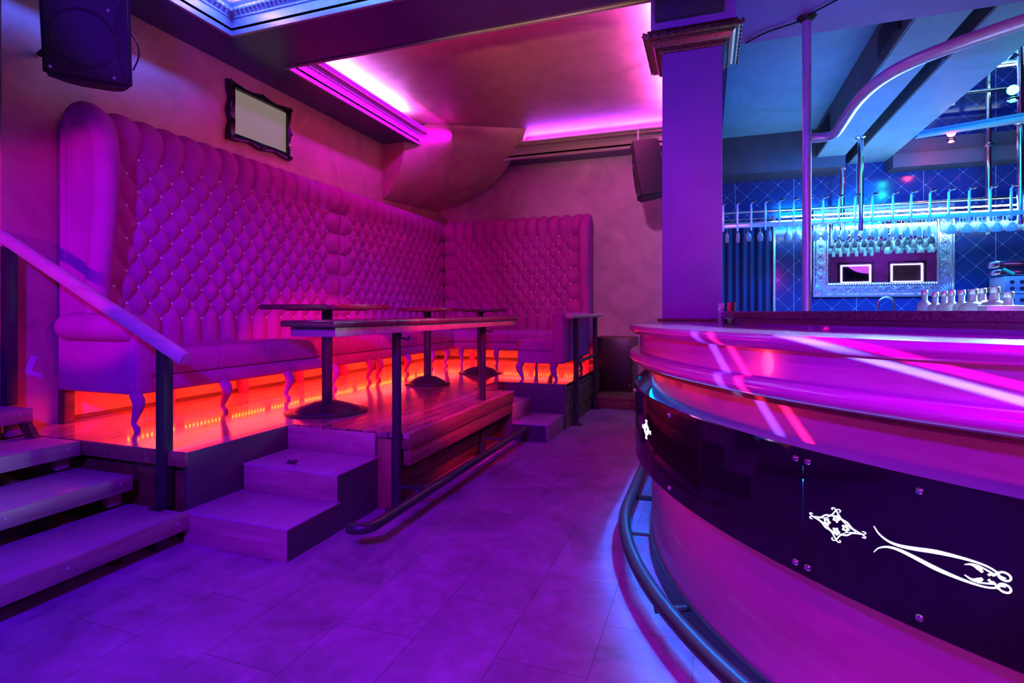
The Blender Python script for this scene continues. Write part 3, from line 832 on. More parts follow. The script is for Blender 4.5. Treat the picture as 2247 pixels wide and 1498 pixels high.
# glossy band in separate lengths with bolts
seams = [3.9, 222.62, 251, 280, 308]
def band(a0, a1, extra):
    st_ = [('s', y) for y in extra] + [('a', a0 + (a1 - a0) * i / 40) for i in range(41)]
    o = bar_sweep('glossy_band', [(2.496, .905), (2.5, .909), (2.504, .905), (2.504, .548), (2.5, .544), (2.496, .548)], M_gloss, bar, st_)
    o['label'] = 'black gloss panel'
    return o
bands = [band(180, 222.57, (4.2, 3.9, 3.7)), band(222.66, 250.9, ()), band(251.1, 280, ()), band(280.2, 308, ())]
def bolt(th, z, par):
    a = math.radians(th); c = Vector((BX + 2.504 * math.cos(a), BY + 2.504 * math.sin(a), z))
    t = MB(); t.lathe([(0, .010), (.006, .009), (.0105, .004), (.011, 0), (0, 0)], (0, 0, 0), 12)
    Rm = Matrix.Translation(c) @ Vector((math.cos(a), math.sin(a), 0)).to_track_quat('Z', 'Y').to_matrix().to_4x4()
    for v in t.bm.verts: v.co = Rm @ v.co
    t.build('bolt', M_chrome, par)
for th, bi in ((206.3, 0), (222.1, 0), (223.0, 1), (229.5, 1), (240, 1), (250.5, 1), (190, 0)):
    for z in (.876, .576): bolt(th, z, bands[bi])
# cyan strip hidden behind the band
bar_sweep('strip_baffle', [(2.41, .815), (2.45, .815), (2.45, .803), (2.41, .803)], M_black, bar)  # unseen ring added to stop the lower strip shining upward
lst = [('s', 4.1), ('s', 3.8)] + [('a', 180 + 127 * i / 90) for i in range(91)]
for zs, mt in ((.83, M_cyanled), (.80, M_cyanled2)): bar_sweep('light_or_fill_strip', [(2.412, zs), (2.422, zs), (2.422, zs - .012), (2.412, zs - .012)], mt, bar, lst)
# backlit ornaments cut in the band
RG = 2.5065
def on_band(s, z, r=RG):
    a = s / 2.505; return Vector((BX + r * math.cos(a), BY + r * math.sin(a), z))
def ribbon(m, pts, ws):
    pts = [Vector((p[0], p[1], 0)) for p in pts]; fine = []; fw = []
    n = max(12, len(pts) * 6)
    for i in range(n + 1):
        t = i / n; fine.append(cr(pts, t)); j = t * (len(ws) - 1); k = min(int(j), len(ws) - 2); fw.append(ws[k] + (ws[k + 1] - ws[k]) * (j - k))
    rows = [[], [], [], []]
    for i, p in enumerate(fine):
        tg = (fine[min(i + 1, n)] - fine[max(i - 1, 0)]).normalized(); nn = Vector((-tg.y, tg.x, 0)) * fw[i] / 2
        a, b = p + nn, p - nn
        rows[0].append(on_band(a.x, a.y, 2.5045)); rows[1].append(on_band(a.x, a.y)); rows[2].append(on_band(b.x, b.y)); rows[3].append(on_band(b.x, b.y, 2.5045))
    m.grid(rows)
def disc(m, s, z, r, hole=0.0, n=16, lob=0, amp=0.0):
    out = []
    for i in range(n + 1):
        a = 2 * PI * i / n; rr_ = r * (1 + amp * math.cos(lob * a)); out.append((s + rr_ * math.cos(a), z + rr_ * math.sin(a), s + hole * math.cos(a), z + hole * math.sin(a)))
    m.grid([[on_band(q[0], q[1], 2.5045) for q in out], [on_band(q[0], q[1]) for q in out], [on_band(q[2], q[3]) for q in out]])
def swirl(s0, par):
    m = MB(); Z0 = .7255
    up = [(-.134, .033), (-.122, .018), (-.101, .0075), (-.076, .0055), (-.044, .010), (0, .019), (.042, .0235), (.078, .0245), (.100, .0215), (.116, .014)]
    for sg in (1, -1):
        ribbon(m, [(s0 + a, Z0 + sg * b) for a, b in up], [.0006, .0025, .004, .006, .008, .009, .006, .0035, .003, .003])
        ring = [(s0 + .124 + .0105 * math.cos(a), Z0 + sg * (.0125 + .0085 * math.sin(a))) for a in [2 * PI * i / 14 for i in range(15)]]
        ribbon(m, ring, [.0035] * 15)
        ribbon(m, [(s0 + .055, Z0 + sg * .0115), (s0 + .068, Z0 + sg * .0165), (s0 + .080, Z0 + sg * .0135), (s0 + .087, Z0 + sg * .0065)], [.0006, .004, .010, .004])
        ribbon(m, [(s0 + .078, Z0 + sg * .0195), (s0 + .097, Z0 + sg * .0135), (s0 + .110, Z0 + sg * .009)], [.0008, .003, .003])
        ribbon(m, [(s0 + .097, Z0 + sg * .0045), (s0 + .102, Z0 + sg * .0085), (s0 + .106, Z0 + sg * .0075), (s0 + .114, Z0 + sg * .0185)], [.005, .003, .003, .003])
        ribbon(m, [(s0 + .107, Z0 + sg * .0195), (s0 + .115, Z0 + sg * .011), (s0 + .126, Z0 + sg * .0085)], [.002, .003, .003])
    o = m.build('swirl_ornament', M_glyph, par, smooth=False); o['label'] = 'glowing white swirl'
def diamond(s0, z0, par):
    m = MB(); W, Hh = .062, .040
    for sx in (1, -1):
        for sz in (1, -1):
            ribbon(m, [(s0 + sx * W * 1.12, z0), (s0 + sx * W * .72, z0 + sz * .006), (s0 + sx * W * .48, z0 + sz * Hh * .42), (s0 + sx * W * .22, z0 + sz * Hh * .55), (s0, z0 + sz * Hh)], [.0015, .0028, .0036, .0028, .0018])
            ribbon(m, [(s0 + sx * W * .85, z0 + sz * .001), (s0 + sx * W * .5, z0 + sz * Hh * .22), (s0 + sx * W * .3, z0 + sz * Hh * .42), (s0 + sx * .002, z0 + sz * Hh * .62)], [.0006, .0012, .0012, .0006])
            ribbon(m, [(s0, z0 + sz * Hh), (s0 + sx * .006, z0 + sz * Hh * 1.10), (s0 + sx * .012, z0 + sz * Hh * 1.05), (s0 + sx * .010, z0 + sz * Hh * .93)], [.0016, .0016, .0014, .0018])
            ribbon(m, [(s0 + sx * W * 1.1, z0), (s0 + sx * W * 1.25, z0 + sz * .004), (s0 + sx * W * 1.22, z0 + sz * .008), (s0 + sx * W * 1.12, z0 + sz * .007)], [.0016, .0014, .0012, .0016])
    for a, b, h_ in ((-.026, 0, .003), (.026, 0, .003), (0, .017, .002), (0, -.017, .002)):
        disc(m, s0 + a, z0 + b, .0085, h_, 30, 5, .25)
    o = m.build('diamond_ornament', M_glyph, par, smooth=False); o['label'] = 'glowing white floral diamond'
diamond(9.834, .727, bands[1]); swirl(10.066, bands[1])
diamond(8.693, .747, bands[0])

# foot rail round the bar
fr2 = thing('foot_rail', 'curved metal foot rail on brackets along the bar base', 'foot rail', (-.2, 2.4, 0))
path = [Vector((-.455, y, .13)) for y in (6.4, 5.5, 4.6, 4.0, 3.6, 3.30)]
for i in range(1, 90):
    a = 183.4 + i * 1.35; path.append(Vector((BX + 2.56 * math.cos(math.radians(a)), BY + 2.56 * math.sin(math.radians(a)), .13)))
MB().tube(path, .033, 18).build('rail', M_black, fr2)
for y in (4.7, 3.72): MB().box((-.455, y - .012, .05), (-.30, y + .012, .085), .003).build('bracket', M_black, fr2)
for a in (188, 206, 224, 242, 262, 282):
    c, s_ = math.cos(math.radians(a)), math.sin(math.radians(a))
    MB().tube([(BX + 2.40 * c, BY + 2.40 * s_, .07), (BX + 2.56 * c, BY + 2.56 * s_, .07), (BX + 2.56 * c, BY + 2.56 * s_, .11)], .014, 8).build('bracket', M_black, fr2)

# pole and curved tube over the bar
pole = thing('bar_pole', 'tall steel pole rising from the raised bar shelf to the ceiling', 'pole', (.713, 4.68, 1.0))
MB().lathe([(0, 1.0), (.031, 1.0), (.031, 3.54), (0, 3.54)], (.713, 4.68, 0), 28).build('tube', M_steel, pole)
MB().lathe([(0, 3.515), (.034, 3.505), (.065, 3.53), (.07, 3.54), (0, 3.54)], (.713, 4.68, 0), 28).build('flange', M_black, pole)
tb = thing('overhead_rail', 'thick curved steel tube sweeping over the bar from the tall pole', 'rail', (.9, 3.9, 2.625))
TP = [(0.713, 4.70, 2.625), (0.78, 4.71, 2.625), (0.85, 4.705, 2.625), (0.888, 4.66, 2.625), (0.898, 4.55, 2.625), (.895, 4.38, 2.625), (.890, 4.0, 2.625), (0.915, 3.735, 2.625), (0.966, 3.553, 2.625), (1.033, 3.435, 2.625), (1.108, 3.35, 2.625), (1.193, 3.272, 2.625), (1.277, 3.205, 2.625), (1.357, 3.145, 2.625), (1.6, 2.98, 2.625), (2.0, 2.82, 2.625), (2.5, 2.80, 2.625), (3.0, 2.95, 2.625)]
MB().tube([cr(TP, i / 120) for i in range(121)], .034, 20).build('tube', M_steel, tb)
cab = [(.30, 4.93, 3.528), (.42, 4.80, 3.522), (.55, 4.74, 3.525), (.66, 4.68, 3.52), (.78, 4.55, 3.525), (1.0, 4.38, 3.53), (1.3, 4.3, 3.53), (1.6, 4.2, 3.53)]
tag(MB().tube([cr(cab, i / 40) for i in range(41)], .007, 6).build('cable', M_cable), 'thin black cable sagging along the beam by the pole', 'cable')

# ------------------------------------------------------------------ back bar: rack, glasses, mirror, curtain
rk = thing('glass_rack', 'long steel glass rack hanging above the back of the bar', 'glass rack', (1.85, 8.5, 2.4))
for x, y, zt in ((1.85, 8.1, 3.54), (1.85, 9.13, 3.385), (3.58, 9.13, 3.55), (3.5, 8.15, 3.55)):
    MB().lathe([(0, 2.34), (.032, 2.34), (.032, zt), (0, zt)], (x, y, 0), 20).build('post', M_chrome, rk)
    MB().lathe([(0, zt - .03), (.04, zt - .03), (.065, zt - .012), (.065, zt), (0, zt)], (x, y, 0), 20).build('flange', M_chrome, rk)
MB().box((-.0, 8.085, 2.445), (4.6, 8.115, 2.50), .004).build('front_bar', M_steel, rk)
MB().tube([(.12, 9.1, 2.82), (4.6, 9.1, 2.82)], .028, 14).build('top_pipe', M_chrome, rk)
MB().tube([(.12, 8.75, 2.60), (4.6, 8.75, 2.60)], .028, 14).build('rear_pipe', M_chrome, rk)
F_, CX_, HV_ = 1202., 1123.5, 684.
TH = math.atan(428.5 / F_); S_, C_ = math.sin(TH), math.cos(TH)
hx_list = [.208, .388, .56, .735, .905, 1.075, 1.245, 1.42, 1.60, 1.78, 1.97, 2.19, 2.385, 2.58, 2.77, 2.975, 3.18, 3.38, 3.58, 3.78]
for x in hx_list:
    hm = MB(); hm.box((x - .012, 8.06, 2.40), (x + .012, 8.08, 2.76), .003)
    hm.tube([(x, 8.07, 2.755), (x + .012, 8.06, 2.775), (x + .03, 8.05, 2.785)], .010, 8)
    h = hm.build('hanger', M_steel, rk)
    MB().lathe([(0, 2.782), (.028, 2.780), (.036, 2.79), (.028, 2.80), (0, 2.803)], (x + .03, 8.05, 0), 14).build('cap', M_black, h)
    MB().tube([(x + .05, 8.10, 2.47), (x + .05, 8.3, 2.475), (x + .05, 8.75, 2.56), (x + .05, 8.9, 2.56)], .008, 6).build('glass_rail', M_steel, rk)
# glasses
def glass_mesh(kind):
    m = MB()
    if kind == 0: prof = [(0, 0), (.034, 0), (.034, -.003), (.006, -.008), (.004, -.02), (.004, -.075), (.012, -.085), (.030, -.105), (.040, -.135), (.041, -.16), (.036, -.19), (.031, -.21), (.0295, -.21), (.0345, -.19), (.0395, -.16), (.0385, -.136), (.029, -.108), (0, -.09)]
    elif kind == 1: prof = [(0, 0), (.036, 0), (.036, -.003), (.007, -.008), (.0045, -.02), (.0045, -.06), (.014, -.07), (.042, -.09), (.056, -.125), (.056, -.155), (.047, -.19), (.0455, -.19), (.0545, -.155), (.0545, -.126), (.041, -.093), (0, -.075)]
    else: prof = [(0, 0), (.030, 0), (.030, -.003), (.006, -.007), (.004, -.02), (.004, -.07), (.010, -.08), (.022, -.10), (.026, -.15), (.024, -.215), (.0225, -.215), (.0245, -.15), (.020, -.103), (0, -.086)]
    m.lathe(prof, (0, 0, 0), 20)
    return m.build('hanging_wine_glass', M_glassy, None, angle=40)
protos = [glass_mesh(k) for k in range(3)]
GG = 'stemware hanging upside down in the glass rack'
def px_x(u, y):
    a = (u - CX_) / F_; return y * (-S_ + a * C_) / (C_ + a * S_)
gl = []
for j, (u, k, nm) in enumerate([(1595, 2, 'first'), (1619, 2, 'second'), (1642, 0, 'third'), (1668, 0, 'fourth'), (1689, 2, 'fifth')]):
    gl.append((px_x(u, 8.2), 8.2, 2.475, k, 'stemmed glass hanging in the rack, %s from the pillar' % nm, None))
for r, (y, z) in enumerate(((8.25, 2.46), (8.42, 2.49), (8.6, 2.52), (8.78, 2.55))):
    x = 1.02 + .03 * r
    while x < 4.1:
        if not (2.72 < x < 2.86 and r < 2):
            kind = 1 if x > 2.85 else (0 if r % 2 else 2)
            gl.append((x + random.uniform(-.012, .012), y, z, kind, None, GG))
        x += .115 if x < 2.8 else .15
used = set()
for x, y, z, k, lab, grp in gl:
    if k not in used: o = protos[k]; used.add(k)
    else: o = protos[k].copy(); COL.objects.link(o)
    o.location = (x, y, z); o.rotation_euler = (0, 0, random.random() * 6)
    o['category'] = 'glass'
    if lab: o['label'] = lab; o['group'] = 'five separate glasses at the pillar end of the rack'
    else: o['label'] = 'clear stemmed glass in the crowded part of the hanging rack'; o['group'] = GG
for y, z in ((8.33, 2.60), (8.69, 2.66)):
    MB().tube([(1.0, y, z), (4.2, y, z)], .007, 6).build('light_or_fill_strip', M_whiteled, rk)  # added glowing tubes that give the hanging glasses sparkle
# ornate mirror
mr = thing('mirror', 'large ornate silver framed mirror on the quilted bar wall', 'mirror', (2.43, 9.5, 1.53))
MX0, MX1, MZ0, MZ1 = 1.53, 3.335, 1.525, 2.86
def vframe(name, x0, x1, z0, z1, y, prof, mat, par):
    m = MB(); rows = []
    for o, h in prof + prof[:1]:
        rows.append([(x0 + o, y - h, z0 + o), (x1 - o, y - h, z0 + o), (x1 - o, y - h, z1 - o), (x0 + o, y - h, z1 - o), (x0 + o, y - h, z0 + o)])
    m.grid(rows); bmesh.ops.remove_doubles(m.bm, verts=list(m.bm.verts), dist=1e-5)
    return m.build(name, mat, par, angle=25)
vframe('frame', MX0, MX1, MZ0, MZ1, 9.54, [(0, 0), (0, .05), (.01, .06), (.025, .06), (.035, .045), (.05, .035), (.16, .03), (.18, .035), (.19, .05), (.205, .05), (.215, .03), (.215, 0)], M_silver, mr)
box('mirror_glass', (MX0 + .2, 9.51, MZ0 + .2), (MX1 - .2, 9.535, MZ1 - .2), M_mirror, mr, bev=0)
sw = MB()
def scroll(cx, cz, r, sg, tail):
    pts_ = []
    for i in range(26):
        a = i * .42; rr_ = r * (1 - i / 28)
        pts_.append((cx + rr_ * math.cos(a) * sg, 9.505 - .004 * (i / 25), cz + rr_ * math.sin(a)))
    sw.tube(pts_, [.012 * (1 - i / 50) for i in range(26)], 6)
    tx, tz = tail
    for q in (-1, 0, 1):
        px, pz = -tz * q, tx * q
        sw.tube([(cx + tx * f * .11 + px * .05 * f * f, 9.507, cz + tz * f * .11 + pz * .05 * f * f) for f in [i / 7 for i in range(8)]], [.004 + .010 * math.sin(PI * (i + .5) / 8) for i in range(8)], 6)
for i, x in enumerate([MX0 + .30 + k * .172 for k in range(8)]):
    scroll(x, MZ0 + .105, .05, 1 if i % 2 else -1, (1 if i < 4 else -1, .1)); scroll(x, MZ1 - .105, .05, -1 if i % 2 else 1, (1 if i < 4 else -1, -.1))
for i, z in enumerate([MZ0 + .28 + k * .16 for k in range(6)]):
    scroll(MX0 + .105, z, .05, 1 if i % 2 else -1, (.1, 1)); scroll(MX1 - .105, z, .05, -1 if i % 2 else 1, (-.1, 1))
for cx, sx in ((MX0, 1), (MX1, -1)):
    for cz, sz in ((MZ0, 1), (MZ1, -1)):
        for k in range(6):
            a = math.radians(8 + k * 15)
            sw.tube([(cx + sx * (.03 + .17 * f * math.cos(a)), 9.505, cz + sz * (.03 + .17 * f * math.sin(a))) for f in [i / 6 for i in range(7)]], [.006 + .009 * math.sin(PI * (i + .4) / 7) for i in range(7)], 6)
sw.build('carved_scrolls', M_silver, mr)
for z, nm in ((MZ0 + .205, 'lower'), (MZ1 - .205, 'upper')):
    dl = MB()
    for k in range(44): dl.ball((MX0 + .22 + (MX1 - MX0 - .44) * k / 43, 9.485, z - .01), .004, 6, 4)
    dl.build('light_or_fill_strip', M_whiteled, mr)
# curtain
cu = MB(); rows = [[], []]
for i in range(121):
    f = i / 120; x = .14 + f * .80; y = 9.42 + .045 * math.sin(f * 46) + .02 * math.sin(f * 19 + 1)
    rows[0].append((x, y, .02)); rows[1].append((x, y, 2.75))
cu.grid(rows)
ct = thing('curtain', 'dark blue velvet curtain hanging at the left of the bar wall', 'curtain', (.55, 9.42, 0))
co = cu.build('drape', M_curtain, ct, angle=80); so = co.modifiers.new('thick', 'SOLIDIFY'); so.thickness = .012
MB().tube([(.1, 9.43, 2.76), (1.0, 9.43, 2.76)], .016, 8).build('curtain_rod', M_steel, ct)
struct(box('trim_doorframe', (.965, 9.40, 0), (1.0, 9.56, 2.8), M_steel), 'metal edge of the curtained doorway', 'trim')

# bottles
def bottle_mesh(h, r, neck, nm):
    root = thing('bottle', '', 'bottle', (0, 0, 0))
    MB().lathe([(0, 0), (r * .96, 0), (r, .006), (r, h - .098), (r * .97, h - .086), (r * .80, h - .072), (neck * 1.25, h - .062), (neck, h - .054), (neck, h - .02), (0, h - .02)], (0, 0, 0), 28).build('body', M_bottle, root)
    MB().lathe([(0, h - .026), (neck * 1.15, h - .026), (neck * 1.2, h - .024), (neck * 1.2, h - .002), (neck * 1.1, h), (0, h)], (0, 0, 0), 20).build('cap', M_cap, root)
    MB().lathe([(r * 1.006, h * .2), (r * 1.006, h * .5)], (0, 0, 0), 24).build('paper_label', M_labelp, root)
    return root
bp = [bottle_mesh(.31, .036, .0135, 'a'), bottle_mesh(.31, .056, .0165, 'b')]
BL = [(2029, 636, 3.1, 0), (2052, 641, 3.0, 0), (2072, 639, 2.92, 0), (2088, 637, 2.84, 0), (2110, 636, 2.76, 0), (2135, 634, 2.68, 1), (2155, 632, 2.9, 1), (2182, 629, 2.5, 1), (2212, 640, 2.35, 1)]
names_ = ['leftmost clear bottle with silver cap on the bar worktop', 'second clear bottle from the left on the bar worktop', 'third clear bottle from the left on the bar worktop', 'fourth clear bottle from the left on the bar worktop', 'fifth clear bottle from the left on the bar worktop', 'sixth bottle from the left, broad shouldered, on the bar worktop', 'seventh bottle from the left, set further back on the worktop', 'tallest broad white bottle, second from the right on the worktop', 'rightmost clear bottle on the bar worktop']
ub = set()
for (u, v, dd, k), nm in zip(BL, names_):
    a = (u - CX_) / F_
    x, y, zt = dd * (-S_ + a * C_), dd * (C_ + a * S_), 1.3 + (HV_ - v) / F_ * dd
    h = .31
    zb_ = zt - h
    if k in ub: o = dup(bp[k])
    else: o = bp[k]; ub.add(k)
    o.location = (x, y, 1.10); sc_z = (zt - 1.10) / h
    o.scale = (1, 1, sc_z)
    o['label'] = nm; o['group'] = 'row of bottles on the bar worktop'
bxs = thing('box', 'pale cardboard box standing before the bottles on the worktop', 'box', (1.05, 2.75, 1.10))
box('carton', (1.02, 2.62, 1.10), (1.16, 2.70, 1.325), M_grey, bxs)
# tap and back counter
kc = thing('back_counter', 'steel back counter along the quilted bar wall', 'counter', (3.2, 9.1, 0))
box('cabinet', (1.1, 8.85, 0), (6.0, 9.5, 1.02), M_steel, kc); box('worktop', (1.08, 8.8, 1.02), (6.02, 9.52, 1.07), M_steel, kc)
tpx = 7.55
a = (1945 - CX_) / F_; fx, fy = tpx * (-S_ + a * C_), tpx * (C_ + a * S_)
fa = thing('tap', 'gooseneck chrome tap on the back counter below the mirror', 'tap', (fx, fy, 1.07))
gp = [(fx + .095, fy, 1.07), (fx + .095, fy, 1.38)] + [(fx + .095 * math.cos(b), fy, 1.40 + .10 * math.sin(b)) for b in [PI * i / 14 for i in range(15)]] + [(fx - .095, fy, 1.33)]
MB().tube(gp, .014, 12).build('spout', M_chrome, fa)
MB().lathe([(0, 1.07), (.03, 1.07), (.03, 1.09), (.018, 1.11), (.018, 1.16), (0, 1.16)], (fx + .095, fy, 0), 16).build('base', M_chrome, fa)
# till and equipment at the right end of the back counter
def at(u, v, dd):
    a = (u - CX_) / F_; return Vector((dd * (-S_ + a * C_), dd * (C_ + a * S_), 1.3 + (HV_ - v) / F_ * dd))
p = at(2228, 640, 7.0)
for k in range(3):
    z0 = 1.075 + k * .225
    am = thing('amplifier', ('lowest', 'middle', 'topmost')[k] + ' grey hi-fi unit of the pile at the right of the back counter', 'amplifier', (p.x, p.y, z0), 'grey hi-fi units on the back counter')
    box('casing', (p.x - .19, p.y - .2, z0), (p.x + .4, p.y + .2, z0 + .222), M_grey, am, bev=.006)
    for dx in (-.12, -.02, .08):
        for dz in (.15, .07):
            MB().lathe([(0, 0), (.022, 0), (.02, -.02), (0, -.022)], (p.x + dx, p.y - .2, z0 + dz), 14, 'Y').build('dial', M_blackpl, am)
    MB().box((p.x - .17, p.y - .206, z0 + .012), (p.x + .38, p.y - .2, z0 + .03)).build('label_strip', M_dial, am)
q = at(2166, 640, 7.2)
rb = thing('speaker_box', 'red sided box beside the pile of hi-fi units', 'box', (q.x, q.y, 1.07))
box('carcass', (q.x - .16, q.y - .12, 1.072), (q.x + .16, q.y + .16, 1.50), M_red, rb, bev=.006)
box('front', (q.x + .02, q.y - .125, 1.08), (q.x + .155, q.y - .118, 1.49), M_darkpaint, rb, bev=.001)
ty = thing('tray', 'shiny steel tray of bar tools on top of the hi-fi units', 'tray', (p.x, p.y, 1.75))
MB().box((p.x - .22, p.y - .15, 1.765), (p.x + .38, p.y + .18, 1.84), .01).build('pan', M_chrome, ty)
MB().box((p.x - .24, p.y - .17, 1.86), (p.x + .40, p.y + .20, 1.95), .012).build('lid', M_chrome, ty)
MB().tube([(p.x - .2, p.y - .18, 1.84), (p.x - .1, p.y - .2, 1.77)], .02, 8).build('handle', simple('green_plastic', (.05, .45, .2), .4), ty)
# jar and packet at the pillar
jr = thing('jar', 'small white capped glass jar at the foot of the pillar', 'jar', (.085, 3.62, 1.232))
jp = at(1582, 709, 3.40); jx, jy = jp.x + .0, jp.y
OFF[jr] = (jx, jy, 1.232); jr.location = (jx, jy, 1.232)
MB().lathe([(0, 1.2325), (.020, 1.2325), (.020, 1.30), (.017, 1.315), (.017, 1.325), (0, 1.325)], (jx, jy, 0), 20).build('body', M_bottle, jr)
MB().lathe([(0, 1.322), (.019, 1.322), (.019, 1.352), (0, 1.354)], (jx, jy, 0), 20).build('lid', M_labelp, jr)
kp = at(1604, 676, 3.0)
pk = thing('packet', 'small red and black packet on the raised shelf by the pillar', 'packet', (kp.x, kp.y, 1.303))
box('front', (kp.x - .020, kp.y - .012, 1.3035), (kp.x + .0, kp.y + .012, 1.352), M_red, pk, bev=.002)
box('sleeve', (kp.x - .001, kp.y - .013, 1.3035), (kp.x + .022, kp.y + .013, 1.353), M_blackpl, pk, bev=.002)

# ceiling spots over the bar and vents
for lab, x, y, mt in (('green recessed spotlight in the mirrored ceiling', 3.05, 7.25, M_greenspot), ('red recessed spotlight in the mirrored ceiling', 3.02, 8.72, M_redspot)):
    t = thing('spotlight', lab, 'spotlight', (x, y, 3.54))
    MB().lathe([(0, 3.546), (.05, 3.546), (.055, 3.54), (.04, 3.532), (.035, 3.538), (0, 3.54)], (x, y, 0), 24).build('bezel', M_chrome, t)
    MB().lathe([(0, 3.531), (.033, 3.531), (.033, 3.537), (0, 3.538)], (x, y, 0), 20).build('lens', mt, t)
def vent(lab, y0, y1):
    t = thing('ceiling_vent', lab, 'vent', (1.48, (y0 + y1) / 2, 3.7))
    box('backing', (1.476, y0, 3.60), (1.484, y1, 3.86), M_darkpaint, t, bev=0)
    m = MB()
    for k in range(11): m.box((1.462, y0 + .02, 3.612 + k * .022), (1.476, y1 - .02, 3.622 + k * .022))
    m.build('grille', M_blackpl, t, smooth=False)
vent('dark ventilation grille at the near end of the vented beam', 5.25, 5.85)
vent('dark ventilation grille at the far end of the vented beam', 8.0, 8.6)

# ------------------------------------------------------------------ speakers and wall screen
def speaker(lab, base, ax, nrm, w, h, d_, tilt, extra_bracket):
    """base: bottom-left-front corner; ax: unit vector along the face; nrm: outward face normal"""
    ax = Vector(ax).normalized(); nrm = Vector(nrm).normalized()
    up = Vector((0, 0, 1)); up = (up * math.cos(tilt) - nrm * math.sin(-tilt)).normalized(); nn = ax.cross(up); 
    if nn.dot(nrm) < 0: nn = -nn
    B_ = Vector(base)
    P = lambda u, v, n: B_ + ax * u + up * v + nn * n
    t = thing('loudspeaker', lab, 'speaker', tuple(B_))
    m = MB()
    sec = []
    for (u0, u1, n, v0, v1) in ((.0, w, .0, 0, h), (.01, w - .01, .035, .012, h - .012)):
        pass
    o = [(0, 0), (w, 0), (w * .86, -d_ * .75), (w * .70, -d_), (w * .30, -d_), (w * .14, -d_ * .75)]
    lo = [m.bm.verts.new(P(a, 0, b)) for a, b in o]; hi = [m.bm.verts.new(P(a, h, b)) for a, b in o]
    m.bm.faces.new(lo); m.bm.faces.new(hi[::-1])
    for i in range(6): m.bm.faces.new([lo[i], hi[i], hi[(i + 1) % 6], lo[(i + 1) % 6]])
    bmesh.ops.recalc_face_normals(m.bm, faces=list(m.bm.faces))
    bmesh.ops.bevel(m.bm, geom=list(m.bm.edges), offset=.022, segments=3, affect='EDGES')
    m.build('cabinet', M_blackpl, t, angle=40)
    fm = MB()
    K = [(.035, .03), (w - .06, .03), (w - .05, .10), (w - .075, h * .40), (w - .08, h * .62), (w * .62, h * .60), (w * .3, h * .66), (.03, h * .64), (.025, h * .4)]
    K = [(.03, .03), (w - .06, .025)] + [(w - .055 - .035 * math.sin(PI * i / 10), .06 + (h * .60) * i / 10) for i in range(11)] + [(w * .6, h * .63), (w * .3, h * .66), (.03, h * .66)]
    fm.prism([P(a, b, .001) for a, b in K], nn * .014)
    fm.build('grille', M_grille, t, False)
    rg = MB(); rg.tube([P(w * .47 + w * .36 * math.cos(a), h * .33 + w * .36 * math.sin(a), .014) for a in [2 * PI * i / 40 for i in range(40)]], .008, 6, closed=True)
    rg.build('cone_ring', M_blackpl, t)
    hn = MB(); hn.prism([P(a, b, .001) for a, b in [(w * .12, h * .72), (w * .88, h * .72), (w * .82, h * .93), (w * .18, h * .93)]], nn * .01); hn.build('horn', M_gloss, t, False)
    for a, b in ((.05, .055), (w - .10, .05), (.05, h * .62), (w - .12, h * .58)):
        q = MB(); q.ball(P(a, b, .015), .011, 8, 5); q.build('screw', M_steel, t)
    for e in extra_bracket(P, t): pass
    return t
def br_left(P, t):
    MB().tube([P(.22, .45, -.28), Vector((XW + .02, 2.5, 3.1))], .02, 10).build('bracket', M_black, t)
    MB().tube([cr([P(.46, .36, -.06), P(.50, .3, -.05), P(.505, .22, -.06), P(.47, .13, -.08)], i / 14) for i in range(15)], .005, 6).build('cable', M_cable, t)
    return []
q0 = at(90, 163, 3.42); 
speaker('black loudspeaker hung high in the top left corner above the wing', (q0.x, q0.y, q0.z), (.66, .75, 0), (.75, -.66, 0), .475, .78, .38, .22, br_left)
def br_far(P, t):
    for u in (.08, .34): MB().tube([P(u, .74, -.1), P(u, .74, -.1) + Vector((0, 0, .22))], .006, 6).build('hanging_rod', M_steel, t)
    return []
q1 = at(1405, 432, 7.0)
speaker('black loudspeaker hung beside the pillar below the magenta coffer', (q1.x - .066, q1.y + .435, q1.z), (.15, -.99, 0), (-.99, -.15, 0), .44, .74, .36, .16, br_far)

tv = thing('wall_screen', 'lit grey screen in an ornate black frame above the tufted sofa', 'screen', (XW, 4.58, 3.3))
def wave(i, n, a): return a * (math.cos(2 * PI * i / n) * .5 + .5)
TY0, TY1, TZ0, TZ1 = 4.155, 4.868, 3.057, 3.497
out = []; inn = []
N = 40
def edge(pa, pb, nx, ny, L):
    for i in range(N):
        f = i / N
        b_ = .060 + .013 * (math.cos(f * 4 * PI))
        k0 = max(0, 1 - f * 12) ; k1 = max(0, 1 - (1 - f) * 12); ex = (pb[0] - pa[0], pb[1] - pa[1]); el = math.hypot(*ex); tg = b_ * (k1 - k0)
        out.append((pa[0] + (pb[0] - pa[0]) * f + nx * b_ + ex[0] / el * tg, pa[1] + (pb[1] - pa[1]) * f + ny * b_ + ex[1] / el * tg)); inn.append((pa[0] + (pb[0] - pa[0]) * f, pa[1] + (pb[1] - pa[1]) * f))
co_ = [(TY0, TZ0), (TY1, TZ0), (TY1, TZ1), (TY0, TZ1)]
for k, (nx, ny) in enumerate(((0, -1), (1, 0), (0, 1), (-1, 0))): 
    edge(co_[k], co_[(k + 1) % 4], nx, ny, 1)
fmb = MB(); n = len(out)
def ringrow(blend, x): return [(x, o[0] * blend + i_[0] * (1 - blend), o[1] * blend + i_[1] * (1 - blend)) for o, i_ in zip(out + out[:1], inn + inn[:1])]
cx_, cz_ = (TY0 + TY1) / 2, (TZ0 + TZ1) / 2
